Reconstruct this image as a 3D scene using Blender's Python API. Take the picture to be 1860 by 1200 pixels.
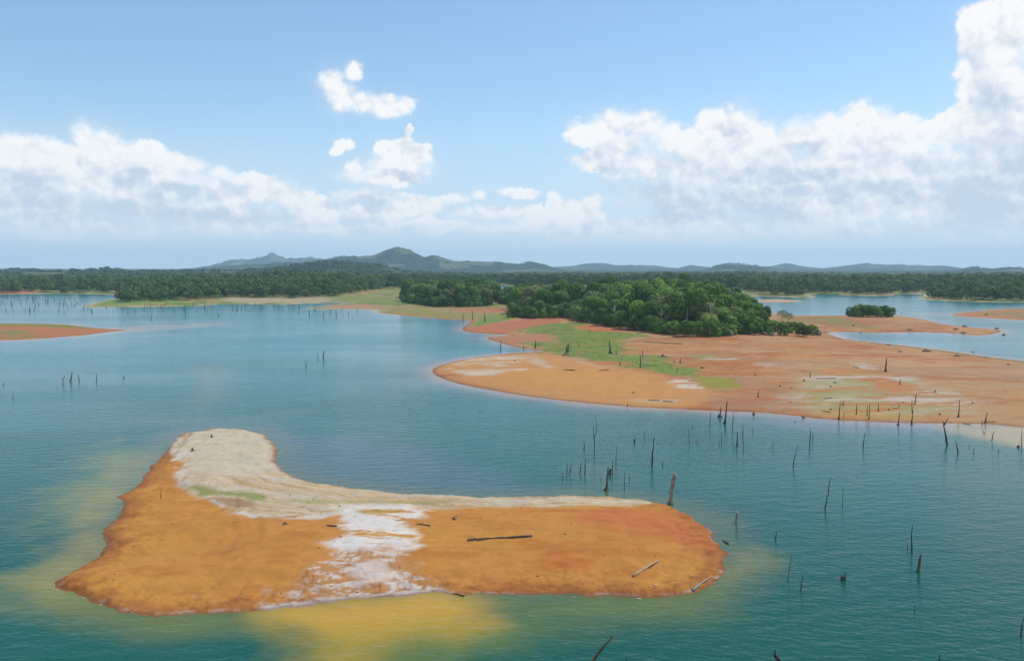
import bpy, bmesh, math, random
import numpy as np
from mathutils import Vector

S = bpy.context.scene
for o in list(bpy.data.objects):
    bpy.data.objects.remove(o)
COL = S.collection
R = math.radians
random.seed(7)

# ------------------------------------------------------------------ camera
CAM_H = 26.0                       # metres above the lake
FPX, CX, CY, HORIZON = 1610.0, 930.0, 600.0, 484.0
PITCH = math.atan((CY - HORIZON) / FPX)
cam_d = bpy.data.cameras.new('camera')
cam_d.sensor_width = 36.0
cam_d.lens = FPX / 1860.0 * 36.0
cam_d.clip_start = 0.5
cam_d.clip_end = 60000.0
cam = bpy.data.objects.new('camera', cam_d)
COL.objects.link(cam)
cam.location = (0, 0, CAM_H)
cam.rotation_euler = (R(90) - PITCH, 0, 0)
S.camera = cam

# ------------------------------------------------------------------ light
SUN_EL, SUN_AZ = R(62), R(62)       # azimuth clockwise from +Y (view direction) towards +X
sun_d = bpy.data.lights.new('sun', 'SUN')
sun_d.energy = 4.2
sun_d.angle = R(0.53)
sun_d.color = (1.0, 0.955, 0.88)
sun = bpy.data.objects.new('sun', sun_d)
COL.objects.link(sun)
to_sun = Vector((math.sin(SUN_AZ) * math.cos(SUN_EL), math.cos(SUN_AZ) * math.cos(SUN_EL), math.sin(SUN_EL)))
sun.rotation_euler = to_sun.to_track_quat('Z', 'Y').to_euler()

S.view_settings.view_transform = 'Standard'
S.view_settings.look = 'None'
S.view_settings.exposure = 0.0
S.view_settings.gamma = 1.0
S.view_settings.use_curve_mapping = False
S.render.engine = 'CYCLES'
S.cycles.use_denoising = True
S.cycles.max_bounces = 6
S.cycles.diffuse_bounces = 2
S.cycles.glossy_bounces = 2
S.cycles.transmission_bounces = 2
S.cycles.transparent_max_bounces = 8
S.cycles.volume_bounces = 1
S.cycles.sample_clamp_indirect = 8.0

# ------------------------------------------------------------------ sky with cumulus
world = bpy.data.worlds.new('World')
S.world = world
world.use_nodes = True
wt = world.node_tree
wt.nodes.clear()


class NT:
    """tiny wrapper for building node trees"""
    def __init__(self, tree):
        self.t = tree

    def n(self, kind, **kw):
        nd = self.t.nodes.new(kind)
        for k, v in kw.items():
            setattr(nd, k, v)
        return nd

    def put(self, sock, v):
        if v is None:
            return
        if hasattr(v, 'is_output') or isinstance(v, bpy.types.NodeSocket):
            self.t.links.new(v, sock)
        else:
            sock.default_value = v

    def m(self, op, a, b=None, c=None, clamp=False):
        nd = self.n('ShaderNodeMath', operation=op, use_clamp=clamp)
        for i, v in enumerate((a, b, c)):
            self.put(nd.inputs[i], v)
        return nd.outputs[0]

    def v(self, op, a, b=None, c=None, out=0, scale=None):
        nd = self.n('ShaderNodeVectorMath', operation=op)
        for i, v in enumerate((a, b, c)):
            self.put(nd.inputs[i], v)
        if scale is not None:
            self.put(nd.inputs['Scale'], scale)
        return nd.outputs[out]

    def mix(self, f, a, b, blend='MIX'):
        nd = self.n('ShaderNodeMix', data_type='RGBA', blend_type=blend)
        self.put(nd.inputs['Factor'], f)
        self.put(nd.inputs['A'], a)
        self.put(nd.inputs['B'], b)
        return nd.outputs['Result']

    def noise(self, vec, scale, detail=3, rough=0.5, dist=0.0, out='Fac', lac=2.0):
        nd = self.n('ShaderNodeTexNoise')
        self.put(nd.inputs['Vector'], vec)
        nd.inputs['Scale'].default_value = scale
        nd.inputs['Detail'].default_value = detail
        nd.inputs['Roughness'].default_value = rough
        nd.inputs['Lacunarity'].default_value = lac
        nd.inputs['Distortion'].default_value = dist
        return nd.outputs[out]

    def voro(self, vec, scale, detail=0, rough=0.5, feature='F1', smooth=0.6):
        nd = self.n('ShaderNodeTexVoronoi', feature=feature)
        self.put(nd.inputs['Vector'], vec)
        nd.inputs['Scale'].default_value = scale
        nd.inputs['Detail'].default_value = detail
        nd.inputs['Roughness'].default_value = rough
        if 'Smoothness' in nd.inputs:
            nd.inputs['Smoothness'].default_value = smooth
        return nd.outputs['Distance']

    def ramp(self, fac, stops, interp='LINEAR'):
        nd = self.n('ShaderNodeValToRGB')
        nd.color_ramp.interpolation = interp
        el = nd.color_ramp.elements
        while len(el) < len(stops):
            el.new(0.5)
        for e, (p, c) in zip(el, stops):
            e.position = p
            e.color = tuple(c) + (1,) if len(c) == 3 else c
        self.put(nd.inputs[0], fac)
        return nd.outputs[0]

    def step(self, x, lo, hi, smooth=True):
        nd = self.n('ShaderNodeMapRange', interpolation_type='SMOOTHSTEP' if smooth else 'LINEAR')
        self.put(nd.inputs['Value'], x)
        self.put(nd.inputs['From Min'], lo)
        self.put(nd.inputs['From Max'], hi)
        return nd.outputs['Result']


def az_el(px, py):
    """direction (azimuth, elevation) in which a feature of the sky stands"""
    dx, dv = (px - CX) / FPX, (CY - py) / FPX
    y = math.cos(PITCH) + dv * math.sin(PITCH)
    z = -math.sin(PITCH) + dv * math.cos(PITCH)
    l = math.sqrt(dx * dx + y * y + z * z)
    return math.atan2(dx, y), math.asin(z / l)


UNIT = 16.1
PUFFS = [  # puffs of the cumulus banks: centre and half axes
 (1062,244,36,22),(1110,232,45,32),(1165,232,50,32),(1130,262,60,36),(1225,252,60,32),(1262,262,70,40),(1300,230,40,34),
 (1340,224,46,38),(1385,244,45,32),(1330,265,90,42),(1450,243,60,30),(1500,235,55,30),(1560,230,62,34),(1610,240,55,28),
 (1540,272,150,42),(1680,250,60,28),(1740,240,60,34),(1780,222,50,46),(1830,160,66,86),(1802,95,44,48),(1794,44,38,42),
 (1850,40,60,70),(1885,220,90,120),(1120,292,70,26),(1180,302,95,36),(1280,312,130,42),(1420,312,170,46),(1600,312,170,50),
 (1785,322,140,76),(1100,307,35,12),(1230,350,130,32),(1400,360,220,42),(1650,370,220,42),(1850,370,150,66),
 (1060,398,48,26),(1140,412,80,22),(1300,408,150,22),(1480,404,140,26),
 (603,158,26,34),(642,133,17,20),(625,175,33,26),(655,188,48,21),(700,192,43,20),(735,190,23,16),(612,188,20,18),
 (622,262,16,13),(610,277,11,9),(735,277,48,22),(700,274,22,20),(762,287,26,20),(720,302,68,26),(645,308,20,15),(690,322,78,18),
 (742,236,6,9),
 (1050,425,60,18),(1180,425,120,16),(1380,425,160,16),(1600,420,180,20),(1800,425,140,24),(150,415,160,20),(420,410,140,18),(640,415,120,14),(800,410,90,16),(900,415,80,14),
 (1010,370,22,26),(1035,385,30,26),(1075,375,24,22),
 (20,272,60,30),(90,274,55,25),(155,246,24,23),(182,266,36,34),(60,310,110,42),(230,286,58,29),(270,268,33,12),(320,297,48,20),
 (352,302,26,16),(260,332,150,46),(402,317,26,14),(456,327,22,13),(430,352,118,32),(60,360,130,32),(520,354,48,14),
 (320,380,250,32),(-70,290,90,50),
 (560,367,90,15),(660,357,70,15),(640,385,150,22),(760,374,60,17),(830,362,38,13),(870,354,19,12),(870,387,60,18),
 (942,351,40,12),(950,387,48,17),(985,400,60,15),
]


SHADES = [(1140,338,80,24),(1215,372,120,26),(1400,322,120,16),(1330,385,170,18),(1800,365,110,55),(1850,320,60,60),(1600,345,90,14),(1100,312,40,12),(1490,352,60,12),  # shaded parts of the clouds, painted by hand into their colour
          (230,318,40,26),(60,372,110,18),(250,392,220,18),(20,335,40,16),(470,392,130,16),(300,345,50,14),(420,345,40,10),(720,318,60,9),(650,372,90,9),(925,372,60,8),(1320,236,20,10),(1450,262,40,9)]


def puff_group(name, puffs):
    g = bpy.data.node_groups.new(name, 'ShaderNodeTree')
    g.interface.new_socket('P', in_out='INPUT', socket_type='NodeSocketVector')
    g.interface.new_socket('Q', in_out='OUTPUT', socket_type='NodeSocketFloat')
    b = NT(g)
    gi, go = b.n('NodeGroupInput'), b.n('NodeGroupOutput')
    acc = None
    for px, py, rx, ry in puffs:
        a, e = az_el(px, py)
        ir = (100 / rx, 100 / ry)
        q = b.v('MULTIPLY_ADD', gi.outputs[0], (ir[0], ir[1], 0), (-a * UNIT * ir[0], -e * UNIT * ir[1], 0))
        q = b.v('LENGTH', q, out=1)
        acc = q if acc is None else b.m('SMOOTH_MIN', acc, q, 0.22)
    g.links.new(acc, go.inputs[0])
    return g


W = NT(wt)
tc = W.n('ShaderNodeTexCoord')
dirv = tc.outputs['Generated']
sep = W.n('ShaderNodeSeparateXYZ')
wt.links.new(dirv, sep.inputs[0])
az = W.m('ARCTAN2', sep.outputs[0], sep.outputs[1])
el = W.m('ARCSINE', sep.outputs[2])
comb = W.n('ShaderNodeCombineXYZ')
wt.links.new(W.m('MULTIPLY', az, UNIT), comb.inputs[0])
wt.links.new(W.m('MULTIPLY', el, UNIT), comb.inputs[1])
P = comb.outputs[0]
D3 = W.v('SCALE', dirv, scale=UNIT)
warp = W.v('SUBTRACT', W.noise(D3, 2.2, 3, 0.55, out='Color'), (0.5, 0.5, 0.5))
warp2 = W.v('SUBTRACT', W.noise(D3, 8.0, 3, 0.6, out='Color'), (0.5, 0.5, 0.5))
Pw = W.v('ADD', W.v('ADD', P, W.v('SCALE', warp, scale=0.24)), W.v('SCALE', warp2, scale=0.13))
pg = puff_group('puff_field', PUFFS)
pshade = puff_group('cloud_shade_field', SHADES)


def field(vec, tree=None):
    nd = W.n('ShaderNodeGroup')
    nd.node_tree = tree or pg
    wt.links.new(vec, nd.inputs[0])
    return nd.outputs[0]


D3w = W.v('ADD', D3, W.v('SCALE', warp, scale=0.25))


def billow(off):
    v = W.v('ADD', D3w, off) if off else D3w
    a = W.voro(v, 1.5, detail=3.0, rough=0.55)
    return W.m('SUBTRACT', 1.0, a)


bl0 = billow(None)
bl1 = billow((0.06, 0.0, 0.10))
q0 = field(Pw)
q1 = field(W.v('ADD', Pw, (0.08, 0.42, 0)))
# the same sort of cumulus goes on round the horizon and overhead, outside the part the puffs describe
wide = W.noise(D3, 0.42, 5, 0.55)
side = W.step(W.m('ABSOLUTE', az), 0.56, 0.70)
over = W.step(el, 0.42, 0.60)
band = W.m('MULTIPLY', W.m('MAXIMUM', side, over), W.m('SUBTRACT', 1.0, W.step(el, 0.25, 1.2)))
wide_q = W.m('SUBTRACT', 2.0, W.m('MULTIPLY', band, W.m('MULTIPLY', wide, 2.6)))
q0 = W.m('SMOOTH_MIN', q0, wide_q, 0.2)
fine = W.noise(D3, 4.5, 6, 0.66)
dens = W.m('ADD', W.m('MULTIPLY', W.m('SUBTRACT', 1.0, q0), 1.25), W.m('MULTIPLY', W.m('SUBTRACT', bl0, 0.08), 0.62))
dens = W.m('ADD', dens, W.m('MULTIPLY', W.m('SUBTRACT', fine, 0.5), 0.62))
dens = W.m('ADD', dens, 0.30)
soft_el = W.step(el, 0.02, 0.17)                       # low clouds stand farther off, in thicker air
edge = W.m('MULTIPLY_ADD', soft_el, -0.06, 0.60)
edge = W.m('MULTIPLY', edge, W.m('MULTIPLY_ADD', W.step(W.noise(D3, 1.1, 3, 0.5), 0.35, 0.68), 1.7, 0.55))
alpha = W.step(dens, 0.0, edge)
alpha = W.m('MULTIPLY', alpha, W.step(el, 0.012, 0.06))
alpha = W.m('MULTIPLY', alpha, W.m('MULTIPLY_ADD', soft_el, 0.17, 0.82))
relief = W.m('SUBTRACT', bl0, bl1)                     # sunward slope of the billows
deep = W.step(W.m('SUBTRACT', 1.0, q1), 0.0, 0.9)      # cloud standing above: shaded base
lit = W.m('ADD', W.m('MULTIPLY_ADD', relief, 1.15, 1.02), W.m('MULTIPLY', deep, -0.50))
lit = W.m('ADD', lit, W.m('MULTIPLY', W.m('SUBTRACT', W.noise(Pw, 1.0, 4, 0.55), 0.5), 1.7))
under = W.step(field(W.v('ADD', P, W.v('SCALE', warp, scale=0.6)), pshade), 1.45, 0.25)
lit = W.m('ADD', lit, W.m('MULTIPLY', W.m('SUBTRACT', fine, 0.5), 0.30))
lit = W.m('SUBTRACT', lit, W.m('MULTIPLY', under, 0.62), clamp=True)
sky = W.n('ShaderNodeTexSky', sky_type='NISHITA', sun_disc=False)
sky.sun_elevation = SUN_EL
sky.sun_rotation = SUN_AZ
sky.altitude = 60
sky.air_density = 1.0
sky.dust_density = 0.5
sky.ozone_density = 1.0
SKY_STR = 0.15
lift = W.n('ShaderNodeCombineXYZ')                     # low directions sample bluer sky from higher up
wt.links.new(sep.outputs[0], lift.inputs[0])
wt.links.new(sep.outputs[1], lift.inputs[1])
wt.links.new(W.m('SMOOTH_MAX', sep.outputs[2], 0.115, 0.10), lift.inputs[2])
wt.links.new(W.v('NORMALIZE', lift.outputs[0]), sky.inputs[0])
skyc = W.mix(1.0, sky.outputs[0], (0.85, 0.97, 1.03, 1), blend='MULTIPLY')
k = 1.0 / SKY_STR
cloud = W.mix(lit, (0.60 * k, 0.69 * k, 0.82 * k, 1), (0.99 * k, 0.995 * k, 1.0 * k, 1))  # sun and shade on the clouds are mixed into their colour
veil = W.m('MULTIPLY', W.step(q0, 2.4, 0.5), W.m('SUBTRACT', 0.62, W.m('MULTIPLY', soft_el, 0.45)))
low = W.m('MULTIPLY', W.m('SUBTRACT', 1.0, W.step(el, -0.02, 0.20)), 0.50)      # pale horizon haze mixed into the sky colour, all round
skyv = W.mix(low, skyc, (0.76 * k, 0.84 * k, 0.94 * k, 1))
skyv = W.mix(veil, skyv, (0.70 * k, 0.80 * k, 0.91 * k, 1))
final = W.mix(alpha, skyv, cloud)
bg = W.n('ShaderNodeBackground')
wt.links.new(final, bg.inputs[0])
bg.inputs[1].default_value = SKY_STR
wo = W.n('ShaderNodeOutputWorld')
wt.links.new(bg.outputs[0], wo.inputs[0])
world.cycles.sampling_method = 'MANUAL'
world.cycles.sample_map_resolution = 512

# ------------------------------------------------------------------ numeric helpers
f32 = np.float64


def lin(r, g, b, k=1.0):
    c = np.array([r, g, b], dtype=f32) / 255.0
    c = np.where(c <= 0.04045, c / 12.92, ((c + 0.055) / 1.055) ** 2.4)
    return c * k


def hash2(ix, iy, seed):
    h = (ix.astype(np.int64) * 374761393 + iy.astype(np.int64) * 668265263 + seed * 1274126177) & 0xFFFFFFFF
    h = ((h ^ (h >> 13)) * 1274126177) & 0xFFFFFFFF
    h = (h ^ (h >> 16)) & 0xFFFFFF
    return h.astype(f32) / float(0xFFFFFF)


def vnoise(x, y, seed=0):
    ix, iy = np.floor(x), np.floor(y)
    fx, fy = x - ix, y - iy
    fx = fx * fx * fx * (fx * (fx * 6 - 15) + 10)
    fy = fy * fy * fy * (fy * (fy * 6 - 15) + 10)
    a, b = hash2(ix, iy, seed), hash2(ix + 1, iy, seed)
    c, d = hash2(ix, iy + 1, seed), hash2(ix + 1, iy + 1, seed)
    return (a + (b - a) * fx) * (1 - fy) + (c + (d - c) * fx) * fy


def fbm(x, y, octaves=4, seed=0, gain=0.5):
    s, a, t = 0.0, 1.0, 0.0
    for i in range(octaves):
        s = s + a * vnoise(x * (2.03 ** i) + 17.3 * i, y * (2.03 ** i) - 9.1 * i, seed + i * 31)
        t += a
        a *= gain
    return s / t


def sstep(x, lo, hi):
    t = np.clip((x - lo) / (hi - lo), 0, 1)
    return t * t * (3 - 2 * t)


def signed_dist(X, Y, poly):
    """positive inside the polygon"""
    d2 = np.full(X.shape, 1e18)
    inside = np.zeros(X.shape, dtype=bool)
    n = len(poly)
    for i in range(n):
        ax, ay = poly[i]
        bx, by = poly[(i + 1) % n]
        ex, ey = bx - ax, by - ay
        wx, wy = X - ax, Y - ay
        t = np.clip((wx * ex + wy * ey) / (ex * ex + ey * ey + 1e-12), 0, 1)
        dx, dy = wx - ex * t, wy - ey * t
        np.minimum(d2, dx * dx + dy * dy, out=d2)
        if ay != by:
            c = ((ay > Y) != (by > Y)) & (X < (bx - ax) * (Y - ay) / (by - ay) + ax)
            inside ^= c
    d = np.sqrt(d2)
    return np.where(inside, d, -d)


def chaikin(poly, closed=True, times=1):
    p = np.array(poly, dtype=f32)
    for _ in range(times):
        q = np.roll(p, -1, axis=0)
        a, b = 0.75 * p + 0.25 * q, 0.25 * p + 0.75 * q
        out = np.empty((2 * len(p), 2))
        out[0::2], out[1::2] = a, b
        p = out if closed else np.vstack([p[:1], out[:-2], p[-1:]])
    return p


def on_plane(px, py, z=0.0):
    """where the line of sight through a point of the survey photograph meets the level z"""
    dx, dv = (px - CX) / FPX, (CY - py) / FPX
    vy = math.cos(PITCH) + dv * math.sin(PITCH)
    vz = -math.sin(PITCH) + dv * math.cos(PITCH)
    t = (z - CAM_H) / vz
    return (dx * t, vy * t)


def level(pts, z=0.0):
    return [on_plane(x, y, z) for x, y in pts]


def crop(x0, y0, k, pts):
    return [(x0 + x / k, y0 + y / k) for x, y in pts]


# ------------------------------------------------------------------ shorelines (lake level = 0)
ISLAND = chaikin(level([
 (318,792),(345,785),(385,781),(430,780),(465,786),(490,797),(501,812),(499,832),(505,850),(525,863),(560,874),(620,885),(700,894),
 (800,901),(900,904),(1000,903),(1080,903),(1150,906),(1200,914),(1245,930),(1280,952),(1305,980),(1319,1010),(1318,1035),(1300,1056),
 (1270,1073),(1220,1085),(1170,1088),(1100,1084),(1020,1080),(940,1079),(860,1080),(805,1075),(740,1081),(640,1090),(520,1102),
 (470,1108),(400,1113),(330,1116),(255,1116),(200,1106),(150,1087),(95,1063),(120,1045),(160,1027),(186,1008),(192,992),(183,975),
 (195,955),(216,938),(223,918),(214,905),(230,893),(250,881),(266,866),(269,850),(290,832),(306,812)]), times=1)

FAR = [(-14000, 1500), (-14000, 14000), (14000, 14000), (14000, 1500)]
MAIN = list(chaikin(level([
 (2600,830),(2200,800),(2000,788),(1860,776),(1790,769),(1700,768),(1600,766),(1500,761),(1440,754),(1380,748),(1300,746),(1200,741),
 (1100,735),(1000,725),(920,713),(850,701),(800,687),(783,675),(790,666),(830,655),(880,647),(930,642),(970,639),(995,638),(960,634),
 (930,628),(905,621),(877,613),(905,611),(935,609),(930,608),(900,607),(865,605),(837,599),(850,589),(862,582),(827,580),(796,578),
 (741,573),(706,570),(684,568),(694,563),(648,561),(613,561),(548,562),(572,558),(613,553),(644,550),(613,549),(534,552),(516,553),
 (413,552),(344,556),(241,557.5),(144,558),(162,554),(179,548),(200,544),(220,539),(206,535),(138,533.5),(69,533.5),(0,535),
 (-200,537),(-700,541),(-1500,548)]), closed=False))
MAIN += FAR
MAIN += list(chaikin(level([
 (2800,556),(2300,553),(2050,550),(1860,549),(1801,549),(1747,547.5),(1683,545),(1669,542),(1678,537),(1680,534),(1629,534),(1618,537.6),
 (1548,537),(1527,535),(1467,534.5),(1486,541),(1450,541),(1395,538),(1371,538),(1352,540),(1362,549),(1385,560),(1400,570),(1427,572),
 (1467,573.6),(1537,573),(1629,573),(1669,579),(1704,588),(1750,594),(1803,598),(1825,601),(1803,607),(1777,609),(1750,607),(1709,603.5),
 (1629,602.5),(1602,604.5),(1548,602.6),(1494,603),(1510,609),(1532,617),(1575,621),(1629,627),(1709,636),(1790,648),(1860,656),
 (1960,672),(2100,690),(2600,730)]), closed=False))
MAIN = np.array(MAIN)
SPIT = chaikin(level([(-400,590),(-100,587),(69,587.5),(117,589),(155,594),(193,597.5),(240,598.5),(206,602),(138,610),(69,615.5),(0,618),(-150,622),(-400,626)]))
ISLET = chaikin(level([(1723,572),(1750,568),(1790,564),(1822,561),(1860,561.5),(1950,562),(2100,565),(2100,590),(1950,586),(1860,581.5),(1803,577.5),(1750,575)]))
BAR = chaikin(level([(1375,545),(1400,543.5),(1430,544),(1462,546.5),(1440,548.5),(1400,549),(1378,548)]))
POND = chaikin(level([(880,519),(925,518),(930,525),(905,528.5),(888,527)]))

# far ranges: skyline as (x, y) of the photograph, distance and thickness of the range
RANGES = [
 (8200, 600, [(-900,489),(340,489),(385,482),(430,470.5),(455,471),(478,464),(495,458),(512,463),(540,468),(575,466),(640,468),(760,480),
              (1000,486),(1040,482),(1090,478),(1120,482),(1180,482),(1230,488),(1252,482),(1290,487),(1350,486),(1395,484),(1425,478),
              (1450,483),(1490,487),(1540,481),(1575,478.5),(1610,482),(1670,481),(1720,484),(1760,488),(1900,488),(2800,485)]),
 (4600, 420, [(-900,496),(330,494),(400,484),(560,476),(590,471),(640,465.5),(675,466),(700,455),(722,452),(746,456),(770,468),(786,464),
              (803,467),(830,475),(860,476),(905,476),(940,480),(962,474),(985,480),(1012,488),(1100,495),(1270,494),(1300,483),(1325,478),
              (1362,482),(1392,486),(1420,493),(1700,495),(1742,490),(1766,484),(1800,490),(1832,485),(1870,487),(2800,489)]),
 (2300, 330, [(-900,493),(0,493),(60,492),(150,492.5),(190,490),(230,493),(300,496),(360,494),(470,491),(520,487),(560,480.5),(610,476.5),
              (655,478),(700,485),(735,494),(800,499),(1040,501),(1240,499),(1330,497),(1500,499),(1700,501),(2800,499)]),
]


def shore(X, Y, fine=True):
    """distance inland (negative: out in the lake), which land it is"""
    X, Y = np.asarray(X, f32), np.asarray(Y, f32)
    r = np.hypot(X, Y)
    sd_main = np.full(X.shape, 400.0)
    m = r < 1500
    if m.any():
        d = signed_dist(X[m], Y[m], MAIN)
        dp = signed_dist(X[m], Y[m], POND)
        sd_main[m] = np.minimum(d, -dp)
    far = ~m
    if far.any():
        sd_main[far] = np.where(Y[far] > 700, 400.0, np.where(Y[far] > 0, 100, -100))
    out = [sd_main]
    for poly in (ISLAND, SPIT, ISLET, BAR):
        lo, hi = poly.min(0) - 60, poly.max(0) + 60
        k = (X > lo[0]) & (X < hi[0]) & (Y > lo[1]) & (Y < hi[1])
        d = np.full(X.shape, -60.0)
        if k.any():
            d[k] = signed_dist(X[k], Y[k], poly)
        out.append(d)
    amp = np.clip(r / 330.0, 0.25, 2.5)
    wob = (fbm(X / (amp * 9), Y / (amp * 9), 4, 5) - 0.5) * 2.0 * amp
    out = [d + wob for d in out]
    notch = (fbm(X / 2.2, Y / 2.2, 4, 6, 0.6) - 0.5) * 1.3
    out[1] = out[1] + notch
    return out


def ranges_z(X, Y):
    r = np.hypot(X, Y) + 1e-6
    px = CX + FPX * X / np.maximum(Y, 1.0)
    px = np.where(Y > 1.0, np.clip(px, -900, 2800), -900)
    z = np.zeros(X.shape)
    for i, (R0, wd, sky_line) in enumerate(RANGES):
        xs, ys = zip(*sky_line)
        yy = np.interp(px, xs, ys)
        ang = X / r
        r0 = R0 * (1 + 0.10 * (fbm(ang * 9 + 3, ang * 0 + i, 3, 40 + i) - 0.5))
        top = CAM_H + (HORIZON - yy) / FPX * r0 * np.where(Y > 1, np.clip(Y / r, 0.3, 1), 1)
        top = top + (fbm(ang * 48 + 7 * i, ang * 0 + 2.0, 5, 160 + i, 0.62) - 0.5) * (0.75 if i == 0 else 0.28) * np.maximum(top, 24) + (fbm(X / 90, Y / 90, 4, 60 + i) - 0.5) * (4 + top * 0.06)
        prof = np.exp(-np.abs((r - r0) / wd) ** 1.7)
        spur = 1 - 0.38 * np.abs(2 * fbm(X / (wd * 0.55), Y / (wd * 1.1), 4, 80 + i) - 1) * sstep(np.abs(r - r0) / wd, 0.1, 0.8)
        z = np.maximum(z, top * prof * spur)
    return z


def height(X, Y):
    X, Y = np.asarray(X, f32), np.asarray(Y, f32)
    sds = shore(X, Y)
    r = np.hypot(X, Y)
    main, isl, spit, islet, bar = sds
    # mainland: a flat drawdown beach rising to low ground
    zm = np.where(main > 0, 0.12 * sstep(main, 0, 1.5) + 2.6 * (1 - np.exp(-np.maximum(main, 0) / 55)), np.maximum(main * 0.12, -2.0))
    land = sstep(main, 5, 60)
    zm = zm + land * (fbm(X / 40, Y / 40, 4, 11) - 0.5) * 0.9 * sstep(r, 150, 300)
    # the wooded rise behind the left bay
    gx, gy = on_plane(520, 527)
    zm = zm + land * 7.5 * np.exp(-((X - gx) / 75) ** 2 - ((Y - gy - 60) / 90) ** 2)
    gx, gy = on_plane(1265, 566)
    zm = zm + land * 2.8 * np.exp(-((X - gx) / 30) ** 2 - ((Y - gy) / 60) ** 2)
    hills = ranges_z(X, Y)
    zm = np.maximum(zm, zm * 0.3 + hills * sstep(r, 1150, 1900))
    # near island: undercut bank then a low dome
    bank = 0.06 + 0.30 * sstep(fbm(X / 7, Y / 7, 3, 21), 0.35, 0.65)
    zi = np.where(isl > 0, bank * sstep(isl, 0.0, 0.9) + 0.95 * (1 - np.exp(-np.maximum(isl, 0) / 11.0)), np.maximum(isl * 0.16, -2.0))
    zi = zi + sstep(isl, 0.5, 3) * ((fbm(X / 3.5, Y / 3.5, 4, 23) - 0.5) * 0.28)
    rill = 1 - np.abs(2 * fbm(X / 1.7, Y / 1.7, 3, 24) - 1)
    zi = zi - 0.10 * sstep(rill, 0.72, 1.0) * sstep(isl, 0.2, 1.2) * (1 - sstep(isl, 3, 8))
    zi = zi + 0.10 * (vnoise(isl * 1.3, (X + Y * 0.5) / 18, 25) - 0.5) * sstep(isl, 0.5, 2)
    zs = np.where(spit > 0, 0.9 * (1 - np.exp(-np.maximum(spit, 0) / 18)), np.maximum(spit * 0.06, -2.0))
    zt = np.where(islet > 0, 1.6 * (1 - np.exp(-np.maximum(islet, 0) / 14)), np.maximum(islet * 0.1, -2.0))
    zb = np.where(bar > 0, 0.5 * (1 - np.exp(-np.maximum(bar, 0) / 5)), np.maximum(bar * 0.1, -2.0))
    z = np.maximum.reduce([zm, zi, zs, zt, zb])
    return z, sds


def zat(x, y):
    z, _ = height(np.array([x]), np.array([y]))
    return float(z[0])


def on_ground(pts):
    """survey points brought down onto the terrain (or the lake where it is flooded)"""
    pts = np.array(pts, dtype=f32).reshape(-1, 2)
    z = np.zeros(len(pts))
    for _ in range(7):
        dx, dv = (pts[:, 0] - CX) / FPX, (CY - pts[:, 1]) / FPX
        vy = math.cos(PITCH) + dv * math.sin(PITCH)
        vz = -math.sin(PITCH) + dv * math.cos(PITCH)
        t = (z - CAM_H) / vz
        X, Y = dx * t, vy * t
        zz, _ = height(X, Y)
        z = 0.35 * z + 0.65 * np.maximum(zz, 0.0)
    return np.stack([X, Y, z], axis=1)


# ------------------------------------------------------------------ object helpers
def tag(o, label=None, cat=None, group=None, kind=None):
    if label: o['label'] = label
    if cat: o['category'] = cat
    if group: o['group'] = group
    if kind: o['kind'] = kind
    return o


def empty(name, loc, rz=0.0):
    o = bpy.data.objects.new(name, None)
    COL.objects.link(o)
    o.location = loc
    o.rotation_euler = (0, 0, rz)
    o.empty_display_size = 0.5
    return o


def mesh_np(name, V, F, mat, smooth=True, attrs=None):
    """V (n,3); F (m,3) or (m,4) -> mesh datablock"""
    me = bpy.data.meshes.new(name)
    V = np.ascontiguousarray(V, dtype=np.float32)
    F = np.ascontiguousarray(F, dtype=np.int32)
    k = F.shape[1]
    me.vertices.add(len(V))
    me.vertices.foreach_set('co', V.ravel())
    me.loops.add(F.size)
    me.loops.foreach_set('vertex_index', F.ravel())
    me.polygons.add(len(F))
    me.polygons.foreach_set('loop_start', np.arange(0, F.size, k, dtype=np.int32))
    me.polygons.foreach_set('loop_total', np.full(len(F), k, dtype=np.int32))
    me.update(calc_edges=True)
    me.polygons.foreach_set('use_smooth', np.full(len(F), smooth, dtype=bool))
    for an, (typ, dom, data) in (attrs or {}).items():
        a = me.attributes.new(an, typ, dom)
        if typ == 'FLOAT_COLOR':
            a.data.foreach_set('color', np.ascontiguousarray(data, dtype=np.float32).ravel())
        else:
            a.data.foreach_set('value', np.ascontiguousarray(data, dtype=np.float32).ravel())
    if mat:
        me.materials.append(mat)
    return me


def link(name, me, parent=None, loc=None):
    o = bpy.data.objects.new(name, me)
    COL.objects.link(o)
    if parent is not None:
        o.parent = parent
    if loc is not None:
        o.location = loc
    return o


def material(name):
    m = bpy.data.materials.new(name)
    m.use_nodes = True
    t = m.node_tree
    t.nodes.clear()
    b = NT(t)
    out = b.n('ShaderNodeOutputMaterial')
    return m, b, out


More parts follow.
